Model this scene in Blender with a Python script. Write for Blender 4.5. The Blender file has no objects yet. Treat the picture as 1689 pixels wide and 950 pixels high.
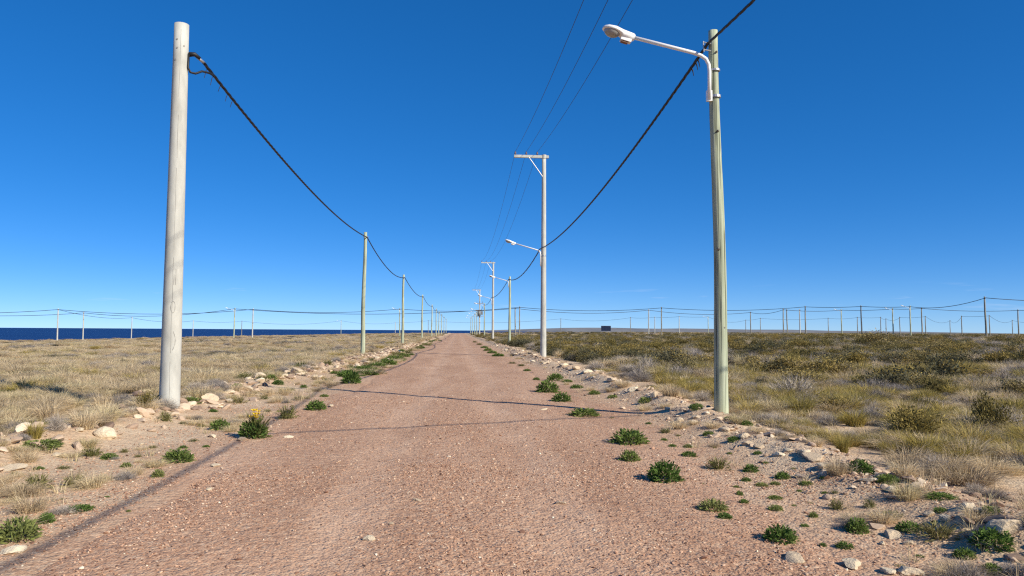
import bpy, math, random
import numpy as np
from mathutils import Vector, Matrix

sc = bpy.context.scene
rng = np.random.default_rng(7)
random.seed(7)
RAD = math.radians

# ---------------------------------------------------------------- camera
cam_d = bpy.data.cameras.new('camera'); cam = bpy.data.objects.new('camera', cam_d)
sc.collection.objects.link(cam); sc.camera = cam
cam_d.sensor_width = 36; cam_d.lens = 26.0; cam_d.clip_start = .1; cam_d.clip_end = 80000
cam.matrix_world = (Matrix.Translation((0, 0, 1.6)) @ Matrix.Rotation(RAD(-4.15), 4, 'Z')
                    @ Matrix.Rotation(RAD(90+3.30), 4, 'X') @ Matrix.Rotation(RAD(.35), 4, 'Z'))
# ---------------------------------------------------------------- sky and sun
SUN_AZ, SUN_EL = RAD(131), RAD(32.5)          # azimuth clockwise from the road's direction (+Y)
w = bpy.data.worlds.new('World'); sc.world = w; w.use_nodes = True
nt = w.node_tree; nt.nodes.clear()
sky = nt.nodes.new('ShaderNodeTexSky'); sky.sky_type = 'NISHITA'; sky.sun_disc = False
sky.sun_elevation = SUN_EL; sky.sun_rotation = SUN_AZ
sky.altitude = 0; sky.air_density = .5; sky.dust_density = 0; sky.ozone_density = 10
hs = nt.nodes.new('ShaderNodeHueSaturation'); hs.inputs['Saturation'].default_value = 1.325; hs.inputs['Hue'].default_value = .507
gm = nt.nodes.new('ShaderNodeGamma'); gm.inputs[1].default_value = .66
bg = nt.nodes.new('ShaderNodeBackground'); bg.inputs[1].default_value = .15
wo = nt.nodes.new('ShaderNodeOutputWorld')
nt.links.new(sky.outputs[0], gm.inputs[0]); nt.links.new(gm.outputs[0], hs.inputs['Color']); 
# a few faint low wisps of cloud all round the horizon
tc = nt.nodes.new('ShaderNodeTexCoord'); mp = nt.nodes.new('ShaderNodeMapping'); mp.inputs['Scale'].default_value = (6, 6, 75); mp.inputs['Location'].default_value = (1.3, 0, 0)
cn = nt.nodes.new('ShaderNodeTexNoise'); cn.inputs['Scale'].default_value = 1.6; cn.inputs['Detail'].default_value = 4
sz = nt.nodes.new('ShaderNodeSeparateXYZ'); b1 = nt.nodes.new('ShaderNodeValToRGB'); b2 = nt.nodes.new('ShaderNodeValToRGB')
for r_, st_ in ((b1, [(.022, 0), (.034, 1), (.046, 1), (.062, 0)]), (b2, [(.65, 0), (.80, .38)])):
    while len(r_.color_ramp.elements) < len(st_): r_.color_ramp.elements.new(.5)
    for i_, (p_, v_) in enumerate(st_): r_.color_ramp.elements[i_].position = p_; r_.color_ramp.elements[i_].color = (v_, v_, v_, 1)
mu = nt.nodes.new('ShaderNodeMath'); mu.operation = 'MULTIPLY'; cmix = nt.nodes.new('ShaderNodeMix'); cmix.data_type = 'RGBA'; cmix.inputs[7].default_value = (3.0, 3.35, 4.1, 1)
nt.links.new(tc.outputs['Generated'], mp.inputs[0]); nt.links.new(mp.outputs[0], cn.inputs['Vector']); nt.links.new(tc.outputs['Generated'], sz.inputs[0])
nt.links.new(sz.outputs[2], b1.inputs[0]); nt.links.new(cn.outputs[0], b2.inputs[0]); nt.links.new(b1.outputs[0], mu.inputs[0]); nt.links.new(b2.outputs[0], mu.inputs[1])
nt.links.new(mu.outputs[0], cmix.inputs[0]); nt.links.new(hs.outputs[0], cmix.inputs[6]); nt.links.new(cmix.outputs[2], bg.inputs[0])
nt.links.new(bg.outputs[0], wo.inputs[0])
sun_d = bpy.data.lights.new('sun', 'SUN'); sun_d.energy = 3.9; sun_d.angle = RAD(.5); sun_d.color = (1, .92, .78)
sun = bpy.data.objects.new('sun', sun_d); sc.collection.objects.link(sun)
sd = Vector((math.sin(SUN_AZ)*math.cos(SUN_EL), math.cos(SUN_AZ)*math.cos(SUN_EL), math.sin(SUN_EL)))
sun.rotation_euler = sd.to_track_quat('Z', 'Y').to_euler()
vs = sc.view_settings; vs.view_transform = 'Standard'; vs.look = 'None'; vs.exposure = .74; vs.gamma = 1; vs.use_curve_mapping = False
try:
    sc.cycles.use_denoising = False; sc.cycles.filter_width = 1.25; sc.cycles.max_bounces = 6; sc.cycles.diffuse_bounces = 3; sc.cycles.transparent_max_bounces = 8
    sc.cycles.caustics_reflective = False; sc.cycles.caustics_refractive = False
except Exception: pass

# ---------------------------------------------------------------- materials
def new_mat(name):
    m = bpy.data.materials.new(name); m.use_nodes = True
    t = m.node_tree; t.nodes.clear()
    o = t.nodes.new('ShaderNodeOutputMaterial'); p = t.nodes.new('ShaderNodeBsdfPrincipled')
    t.links.new(p.outputs[0], o.inputs[0]); p.inputs['Specular IOR Level'].default_value = .25
    return m, t, p, o
def N(t, kind, **kw):
    n = t.nodes.new(kind)
    for k, v in kw.items():
        if k in ('operation', 'blend_type', 'data_type', 'feature', 'distance', 'attribute_name', 'noise_dimensions', 'musgrave_type', 'interpolation_type'): setattr(n, k, v)
        else: n.inputs[k.replace('_', ' ')].default_value = v
    return n
def ramp(t, stops, interp='LINEAR'):
    r = t.nodes.new('ShaderNodeValToRGB'); r.color_ramp.interpolation = interp
    e = r.color_ramp.elements
    while len(e) < len(stops): e.new(.5)
    for i, (p, c) in enumerate(stops):
        e[i].position = p; e[i].color = (*c, 1) if len(c) == 3 else c
    return r
def gray(v): return (v, v, v)
def mix(t, f, a, b, blend='MIX'):
    m = t.nodes.new('ShaderNodeMix'); m.data_type = 'RGBA'; m.blend_type = blend
    for s, v in ((0, f), (6, a), (7, b)):
        if isinstance(v, bpy.types.NodeSocket): t.links.new(v, m.inputs[s])
        elif isinstance(v, (int, float)): m.inputs[s].default_value = v
        else: m.inputs[s].default_value = (*v, 1)
    return m.outputs[2]
def mapping(t, scale=(1, 1, 1), coord='Object'):
    c = t.nodes.new('ShaderNodeTexCoord'); m = t.nodes.new('ShaderNodeMapping')
    m.inputs['Scale'].default_value = scale
    t.links.new(c.outputs[coord], m.inputs[0]); return m.outputs[0]
def noise(t, vec, scale, detail=4, rough=.55):
    n = N(t, 'ShaderNodeTexNoise', Scale=scale, Detail=detail, Roughness=rough)
    t.links.new(vec, n.inputs['Vector']); return n
def bump(t, p, h, dist, strength=1, prev=None):
    b = N(t, 'ShaderNodeBump', Distance=dist, Strength=strength)
    t.links.new(h, b.inputs['Height'])
    if prev: t.links.new(prev, b.inputs['Normal'])
    t.links.new(b.outputs[0], p.inputs['Normal']); return b.outputs[0]

def gravel_nodes(t, vec, cols, scale):
    """pebbly colour: voronoi cells picked from a ramp"""
    v = N(t, 'ShaderNodeTexVoronoi', Scale=scale); t.links.new(vec, v.inputs['Vector'])
    sep = t.nodes.new('ShaderNodeSeparateColor'); t.links.new(v.outputs['Color'], sep.inputs[0])
    r = ramp(t, cols); t.links.new(sep.outputs[0], r.inputs[0])
    return r.outputs[0], v.outputs['Distance']

ROADC = [(0, (.13, .07, .045)), (.15, (.27, .155, .10)), (.45, (.47, .30, .195)), (.75, (.57, .39, .26)), (.9, (.66, .51, .36)), (1, (.82, .72, .54))]
def ground_mat(name, road):
    m, t, p, o = new_mat(name)
    vec = mapping(t)
    c1, d1 = gravel_nodes(t, vec, ROADC, 42)
    c2, d2 = gravel_nodes(t, vec, ROADC, 16)
    fine = mix(t, .35, c1, c2)
    n1 = noise(t, vec, .55, 5, .6)
    nv = mapping(t, (1.0, .22, 1)); n3 = noise(t, nv, .8, 4, .6)       # stretched along the road: wheel wear
    r1 = ramp(t, [(.35, (.42, .26, .165)), (.52, (.54, .355, .235)), (.68, (.68, .495, .35))])
    t.links.new(n3.outputs[0], r1.inputs[0])
    col = mix(t, .5, fine, r1.outputs[0])
    if road:
        gp = t.nodes.new('ShaderNodeNewGeometry'); sp = t.nodes.new('ShaderNodeSeparateXYZ'); t.links.new(gp.outputs['Position'], sp.inputs[0])
        wob = N(t, 'ShaderNodeMath', operation='MULTIPLY_ADD'); nw = noise(t, mapping(t, (.0, .12, 0)), 1, 2); t.links.new(nw.outputs[0], wob.inputs[0]); wob.inputs[1].default_value = .7; t.links.new(sp.outputs[0], wob.inputs[2])
        sh = N(t, 'ShaderNodeMath', operation='SUBTRACT'); t.links.new(wob.outputs[0], sh.inputs[0]); sh.inputs[1].default_value = .35
        ab_ = N(t, 'ShaderNodeMath', operation='ABSOLUTE'); t.links.new(sh.outputs[0], ab_.inputs[0])
        tr = ramp(t, [(.13, gray(0)), (.22, gray(1)), (.32, gray(1)), (.43, gray(0))]); sc_ = N(t, 'ShaderNodeMath', operation='MULTIPLY'); t.links.new(ab_.outputs[0], sc_.inputs[0]); sc_.inputs[1].default_value = .31; t.links.new(sc_.outputs[0], tr.inputs[0])
        nd = noise(t, mapping(t, (1.0, .35, 1)), 1.1, 6, .65); rd = ramp(t, [(.38, gray(0)), (.60, gray(.95))]); t.links.new(nd.outputs[0], rd.inputs[0])
        fm = mix(t, 1, tr.outputs[0], rd.outputs[0], 'MULTIPLY')
        half = N(t, 'ShaderNodeMath', operation='MULTIPLY_ADD'); t.links.new(fm, half.inputs[0]); half.inputs[1].default_value = .8
        rd2 = ramp(t, [(.55, gray(0)), (.75, gray(.5))]); t.links.new(nd.outputs[0], rd2.inputs[0]); t.links.new(rd2.outputs[0], half.inputs[2])
        col = mix(t, 1, mix(t, half.outputs[0], col, mix(t, .25, (.66, .48, .34), fine)), (.93, .85, .80), 'MULTIPLY')
    else:
        geo = t.nodes.new('ShaderNodeNewGeometry'); sx = t.nodes.new('ShaderNodeSeparateXYZ'); t.links.new(geo.outputs['Position'], sx.inputs[0])
        ab = N(t, 'ShaderNodeMath', operation='ABSOLUTE'); t.links.new(sx.outputs[0], ab.inputs[0])
        nn = noise(t, vec, .5, 6, .65)
        add = N(t, 'ShaderNodeMath', operation='MULTIPLY_ADD'); t.links.new(nn.outputs[0], add.inputs[0]); add.inputs[1].default_value = 3.2; t.links.new(ab.outputs[0], add.inputs[2])
        col = mix(t, 1, col, (.93, .85, .80), 'MULTIPLY')
        # pale sandy shoulder
        s1 = ramp(t, [(.3, (.43, .30, .18)), (.5, (.57, .42, .265)), (.7, (.73, .59, .40))]); t.links.new(n1.outputs[0], s1.inputs[0])
        mr = N(t, 'ShaderNodeMapRange'); mr.inputs[1].default_value = 4.3; mr.inputs[2].default_value = 5.6; t.links.new(add.outputs[0], mr.inputs[0])
        col = mix(t, mr.outputs[0], col, mix(t, .35, s1.outputs[0], fine))
        # straw littered soil of the fields
        n4 = noise(t, vec, 1.3, 6, .7)
        s2 = ramp(t, [(.32, (.22, .16, .09)), (.5, (.42, .32, .19)), (.66, (.55, .43, .28)), (.8, (.66, .54, .38))]); t.links.new(n4.outputs[0], s2.inputs[0])
        mr2 = N(t, 'ShaderNodeMapRange'); mr2.inputs[1].default_value = 7.2; mr2.inputs[2].default_value = 9.5; t.links.new(add.outputs[0], mr2.inputs[0])
        col = mix(t, mr2.outputs[0], col, s2.outputs[0])
        # beyond a few hundred metres the scrub itself is the surface
        ln = t.nodes.new('ShaderNodeVectorMath'); ln.operation = 'LENGTH'; t.links.new(geo.outputs['Position'], ln.inputs[0])
        mr3 = N(t, 'ShaderNodeMapRange'); mr3.inputs[1].default_value = 420; mr3.inputs[2].default_value = 720; t.links.new(ln.outputs['Value'], mr3.inputs[0])
        nf = noise(t, vec, .03, 6, .7); s3 = ramp(t, [(.35, (.11, .10, .06)), (.65, (.20, .17, .10))]); t.links.new(nf.outputs[0], s3.inputs[0])
        col = mix(t, mr3.outputs[0], col, s3.outputs[0])
    t.links.new(col, p.inputs['Base Color']); p.inputs['Roughness'].default_value = .95
    inv = N(t, 'ShaderNodeMath', operation='SUBTRACT'); inv.inputs[0].default_value = 1; t.links.new(d2, inv.inputs[1])
    b = bump(t, p, inv.outputs[0], .02, .5)
    inv2 = N(t, 'ShaderNodeMath', operation='SUBTRACT'); inv2.inputs[0].default_value = 1; t.links.new(d1, inv2.inputs[1])
    b = bump(t, p, inv2.outputs[0], .012, .7, b)
    nb = noise(t, vec, 6, 6, .7)
    bump(t, p, nb.outputs[0], .05, .6, b)
    return m
M = {}
M['road'] = ground_mat('road_gravel', True)
M['soil'] = ground_mat('soil', False)

def rand_mat(name, stops, rough=.9, attr=True, trans=0., bump_s=None, interp='LINEAR', dark=(.55, 1.25)):
    """colour from the object's / instance's random value, varied per leaf by the 'tint' attribute"""
    m, t, p, o = new_mat(name)
    oi = t.nodes.new('ShaderNodeObjectInfo'); r = ramp(t, stops, interp); t.links.new(oi.outputs['Random'], r.inputs[0])
    col = r.outputs[0]
    if attr:
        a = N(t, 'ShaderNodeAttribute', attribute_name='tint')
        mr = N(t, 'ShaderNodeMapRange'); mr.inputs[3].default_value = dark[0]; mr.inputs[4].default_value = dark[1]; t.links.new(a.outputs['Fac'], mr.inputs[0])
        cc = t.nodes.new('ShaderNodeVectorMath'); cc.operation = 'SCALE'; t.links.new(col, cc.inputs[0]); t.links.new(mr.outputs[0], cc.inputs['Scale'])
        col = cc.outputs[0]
    if bump_s:
        vec = mapping(t); n1 = noise(t, vec, bump_s, 6, .65)
        col = mix(t, .6, col, mix(t, 1, col, n_ramp(t, n1), 'MULTIPLY'))
        bump(t, p, n1.outputs[0], .025, .7)
    t.links.new(col, p.inputs['Base Color']); p.inputs['Roughness'].default_value = rough
    if trans:
        tr = t.nodes.new('ShaderNodeBsdfTranslucent'); t.links.new(col, tr.inputs[0])
        ms = t.nodes.new('ShaderNodeMixShader'); ms.inputs[0].default_value = trans
        t.links.new(p.outputs[0], ms.inputs[1]); t.links.new(tr.outputs[0], ms.inputs[2]); t.links.new(ms.outputs[0], o.inputs[0])
    return m
def n_ramp(t, n):
    r = ramp(t, [(.3, gray(.62)), (.55, gray(1)), (.75, gray(1.0))]); t.links.new(n.outputs[0], r.inputs[0]); return r.outputs[0]

M['pebble'] = rand_mat('pebble', [(0, (.11, .06, .042)), (.18, (.29, .155, .10)), (.5, (.46, .275, .175)), (.85, (.55, .35, .23)), (.96, (.64, .50, .36)), (1, (.80, .70, .52))], attr=False)
M['rubble'] = rand_mat('rubble', [(0, (.22, .15, .11)), (.35, (.38, .27, .19)), (.75, (.54, .41, .29)), (1, (.70, .58, .42))], attr=False)
M['rock'] = rand_mat('limestone', [(0, (.52, .40, .27)), (.5, (.64, .52, .36)), (1, (.75, .64, .46))], attr=False, bump_s=9)
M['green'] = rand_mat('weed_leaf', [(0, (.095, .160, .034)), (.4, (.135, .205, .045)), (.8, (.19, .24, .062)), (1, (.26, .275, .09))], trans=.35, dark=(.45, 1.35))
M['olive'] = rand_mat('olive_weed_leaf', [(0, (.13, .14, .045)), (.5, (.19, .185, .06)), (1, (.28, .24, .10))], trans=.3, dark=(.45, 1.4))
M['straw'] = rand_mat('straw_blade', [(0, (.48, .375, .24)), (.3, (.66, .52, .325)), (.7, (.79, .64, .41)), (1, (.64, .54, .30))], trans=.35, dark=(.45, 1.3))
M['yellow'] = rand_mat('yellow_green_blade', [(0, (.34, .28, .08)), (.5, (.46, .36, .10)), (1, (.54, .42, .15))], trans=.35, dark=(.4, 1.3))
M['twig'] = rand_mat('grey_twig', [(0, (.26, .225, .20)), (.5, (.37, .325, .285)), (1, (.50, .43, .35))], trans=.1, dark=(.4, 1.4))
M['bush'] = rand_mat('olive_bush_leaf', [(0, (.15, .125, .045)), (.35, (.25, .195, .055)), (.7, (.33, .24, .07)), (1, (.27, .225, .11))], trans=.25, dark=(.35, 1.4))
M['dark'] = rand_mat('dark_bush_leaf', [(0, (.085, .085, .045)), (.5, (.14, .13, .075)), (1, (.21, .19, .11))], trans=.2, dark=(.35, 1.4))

def plain(name, col, rough=.6, metal=0, spec=.4):
    m, t, p, o = new_mat(name); p.inputs['Base Color'].default_value = (*col, 1); p.inputs['Roughness'].default_value = rough
    p.inputs['Metallic'].default_value = metal; p.inputs['Specular IOR Level'].default_value = spec; return m
def worn(name, a, b, scale=(14, 14, 1.2), rough=.85, cracks=.0, bumpd=.006, extra=None):
    m, t, p, o = new_mat(name)
    v = mapping(t, scale); n = noise(t, v, 1, 6, .62)
    r = ramp(t, [(.33, a), (.62, b)]); t.links.new(n.outputs[0], r.inputs[0]); col = r.outputs[0]
    v2 = mapping(t, (.8, .8, .35)); n2 = noise(t, v2, 1.4, 4); r2 = ramp(t, [(.3, gray(.74)), (.6, gray(1))]); t.links.new(n2.outputs[0], r2.inputs[0])
    col = mix(t, .8, col, mix(t, 1, col, r2.outputs[0], 'MULTIPLY'))
    if cracks:
        v3 = mapping(t, (30, 30, .45)); n3 = noise(t, v3, 1, 3, .5); r3 = ramp(t, [(.36, gray(.30)), (.43, gray(1))]); t.links.new(n3.outputs[0], r3.inputs[0])
        col = mix(t, cracks, col, mix(t, 1, col, r3.outputs[0], 'MULTIPLY'))
        b = bump(t, p, r3.outputs[0], .01, .6)
        bump(t, p, n.outputs[0], bumpd, .7, b)
    else: bump(t, p, n.outputs[0], bumpd, .5)
    t.links.new(col, p.inputs['Base Color']); p.inputs['Roughness'].default_value = rough
    return m
M['wood'] = worn('treated_pine', (.29, .325, .215), (.50, .54, .39), scale=(26, 26, .9), cracks=.95)
M['greywood'] = worn('weathered_wood', (.20, .19, .155), (.33, .31, .25), cracks=.6)
M['concrete'] = worn('pole_concrete', (.42, .415, .37), (.53, .525, .47), scale=(7, 7, 2.0), bumpd=.004)
M['white'] = plain('white_paint', (.80, .80, .78), .4)
M['black'] = plain('cable_black', (.012, .012, .014), .55)
M['steel'] = plain('galvanised_steel', (.42, .42, .43), .45, .6)
M['rust'] = plain('rusty_metal', (.20, .11, .07), .8)
M['alu'] = plain('bare_conductor', (.035, .04, .05), .5, .3)
M['porcelain'] = plain('porcelain', (.18, .11, .09), .3)
M['lens'] = plain('lamp_glass', (.30, .29, .27), .12, 0, .6)
M['mark'] = plain('cast_mark', (.30, .29, .26), .9)
M['flower'] = plain('yellow_petal', (.75, .52, .02), .7)
M['panel'] = plain('panel_glass', (.012, .016, .035), .25, 0, .5)
M['tank'] = plain('transformer_paint', (.16, .17, .17), .5)

# sea
m, t, p, o = new_mat('sea_water'); v = mapping(t, (.012, .05, .05)); n = noise(t, v, 1, 6, .65)
r = ramp(t, [(.3, (.008, .038, .135)), (.7, (.015, .062, .195))]); t.links.new(n.outputs[0], r.inputs[0]); t.links.new(r.outputs[0], p.inputs['Base Color'])
p.inputs['Roughness'].default_value = .75; p.inputs['Specular IOR Level'].default_value = .04; M['sea'] = m
M['hill'] = worn('hill_scrub', (.15, .155, .165), (.22, .22, .225), scale=(.003, .003, .01), bumpd=.0)

# ---------------------------------------------------------------- helpers
COL = sc.collection
def link(o): COL.objects.link(o); return o
def mesh_obj(name, verts, faces, mat, parent=None, smooth=False, loc=None):
    me = bpy.data.meshes.new(name); me.from_pydata([tuple(map(float, v)) for v in verts], [], [tuple(map(int, f)) for f in faces]); me.update()
    if mat: me.materials.append(M[mat])
    if smooth: me.shade_smooth()
    o = link(bpy.data.objects.new(name, me))
    if parent: o.parent = parent
    if loc is not None: o.location = loc
    return o
def tag(o, label, cat=None, group=None, kind=None):
    if label: o['label'] = label
    if cat: o['category'] = cat
    if group: o['group'] = group
    if kind: o['kind'] = kind
    return o
def empty(name, loc, rz=0):
    o = link(bpy.data.objects.new(name, None)); o.location = loc; o.rotation_euler = (0, 0, rz); o.empty_display_size = .2; return o
class MB:
    def __init__(s): s.v = []; s.f = []
    def add(s, v, f):
        b = len(s.v); s.v += [tuple(x) for x in v]; s.f += [tuple(i+b for i in q) for q in f]; return s
    def box(s, c, d, rot=None):
        x, y, z = (k/2 for k in d); vs = [(a*x, b*y, e*z) for e in (-1, 1) for b in (-1, 1) for a in (-1, 1)]
        if rot is not None: vs = [tuple(rot @ Vector(q)) for q in vs]
        return s.add([(q[0]+c[0], q[1]+c[1], q[2]+c[2]) for q in vs], [(0, 2, 3, 1), (4, 5, 7, 6), (0, 1, 5, 4), (2, 6, 7, 3), (0, 4, 6, 2), (1, 3, 7, 5)])
    def tube(s, path, r, n=8, caps=True):
        path = [Vector(p) for p in path]; k = len(path); rs = r if hasattr(r, '__len__') else [r]*k; vs = []; fs = []
        for i, p in enumerate(path):
            d = (path[min(i+1, k-1)]-path[max(i-1, 0)]).normalized()
            u = d.cross(Vector((0, 0, 1)) if abs(d.z) < .95 else Vector((1, 0, 0))).normalized(); wv = d.cross(u)
            for j in range(n):
                a = 2*math.pi*j/n; vs.append(p+rs[i]*(math.cos(a)*u+math.sin(a)*wv))
        for i in range(k-1):
            for j in range(n): fs.append((i*n+j, i*n+(j+1) % n, (i+1)*n+(j+1) % n, (i+1)*n+j))
        if caps: fs += [tuple(range(n))[::-1], tuple((k-1)*n+j for j in range(n))]
        return s.add(vs, fs)
    def build(s, name, mat, parent=None, smooth=False): return mesh_obj(name, s.v, s.f, mat, parent, smooth)
ORD = ['first', 'second', 'third', 'fourth', 'fifth', 'sixth', 'seventh', 'eighth', 'ninth', 'tenth', 'eleventh', 'twelfth', 'thirteenth', 'fourteenth', 'fifteenth', 'sixteenth', 'seventeenth', 'eighteenth', 'nineteenth', 'twentieth']
def ordinal(i):
    if i < 20: return ORD[i]
    tens = ['twenty', 'thirty', 'forty', 'fifty', 'sixty', 'seventy'][(i+1)//10-2]
    return (tens[:-1]+'ieth') if (i+1) % 10 == 0 else tens+'-'+ORD[(i+1) % 10-1]

# ---------------------------------------------------------------- ground height
def _h(ix, iy, s):
    n = (ix.astype(np.int64)*374761393 + iy.astype(np.int64)*668265263 + s*1442695041) & 0x7fffffff
    n = ((n ^ (n >> 13))*1274126177) & 0x7fffffff
    return ((n ^ (n >> 16)) & 0xffff)/65535.0
def vnoise(x, y, sc, s=0):
    x = np.asarray(x, float)/sc; y = np.asarray(y, float)/sc
    ix = np.floor(x); iy = np.floor(y); fx = x-ix; fy = y-iy
    fx = fx*fx*(3-2*fx); fy = fy*fy*(3-2*fy)
    a = _h(ix, iy, s); b = _h(ix+1, iy, s); c = _h(ix, iy+1, s); d = _h(ix+1, iy+1, s)
    return (a*(1-fx)+b*fx)*(1-fy)+(c*(1-fx)+d*fx)*fy*1.0
def sstep(a, b, t):
    t = np.clip((t-a)/(b-a), 0, 1); return t*t*(3-2*t)
COAST = [(-9000,-300),(-600,60),(-250,130),(-125,185),(-112,240),(-85,320),(-40,390),(20,425),(90,480),(200,650),(500,1250),(1500,3200),(9000,16000)]
def coast_y(x): return np.interp(x, [p[0] for p in COAST], [p[1] for p in COAST])
def tz(x, y):
    x = np.asarray(x, float); y = np.asarray(y, float)
    z = -0.019*np.clip(-x-18, 0, 150) + 0.55*sstep(8, 70, x)
    off = sstep(3.0, 6.5, np.abs(x))
    fade = 1-sstep(200, 900, np.hypot(x, y))*0.7
    z = z + off*fade*(0.10*(vnoise(x, y, 2.3, 1)-.5)+0.05*(vnoise(x, y, .7, 2)-.5)+0.30*(vnoise(x, y, 14, 3)-.5)*sstep(7, 20, np.abs(x)))
    c = 4.4+0.4*(vnoise(y, y*0, 5, 5)-.5)
    z = z + np.exp(-((x-c)/.5)**2)*(.05+.15*vnoise(x, y, 1.1, 6)+.09*vnoise(x, y, .33, 12))
    c = -5.75+0.8*(vnoise(y, y*0, 6, 7)-.5)+.9*sstep(25, 45, y)
    z = z + np.exp(-((x-c)/.65)**2)*(.06+.15*vnoise(x, y, 1.2, 8)+.08*vnoise(x, y, .35, 13))
    z = z + 0.025*(vnoise(x, y, .35, 9)-.5)*off + 0.02*(vnoise(x, y, 1.6, 10)-.5)
    d = y-coast_y(x)+25*(vnoise(x, y, 40, 11)-.5)
    return z-13*sstep(0, 60, d)

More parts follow.
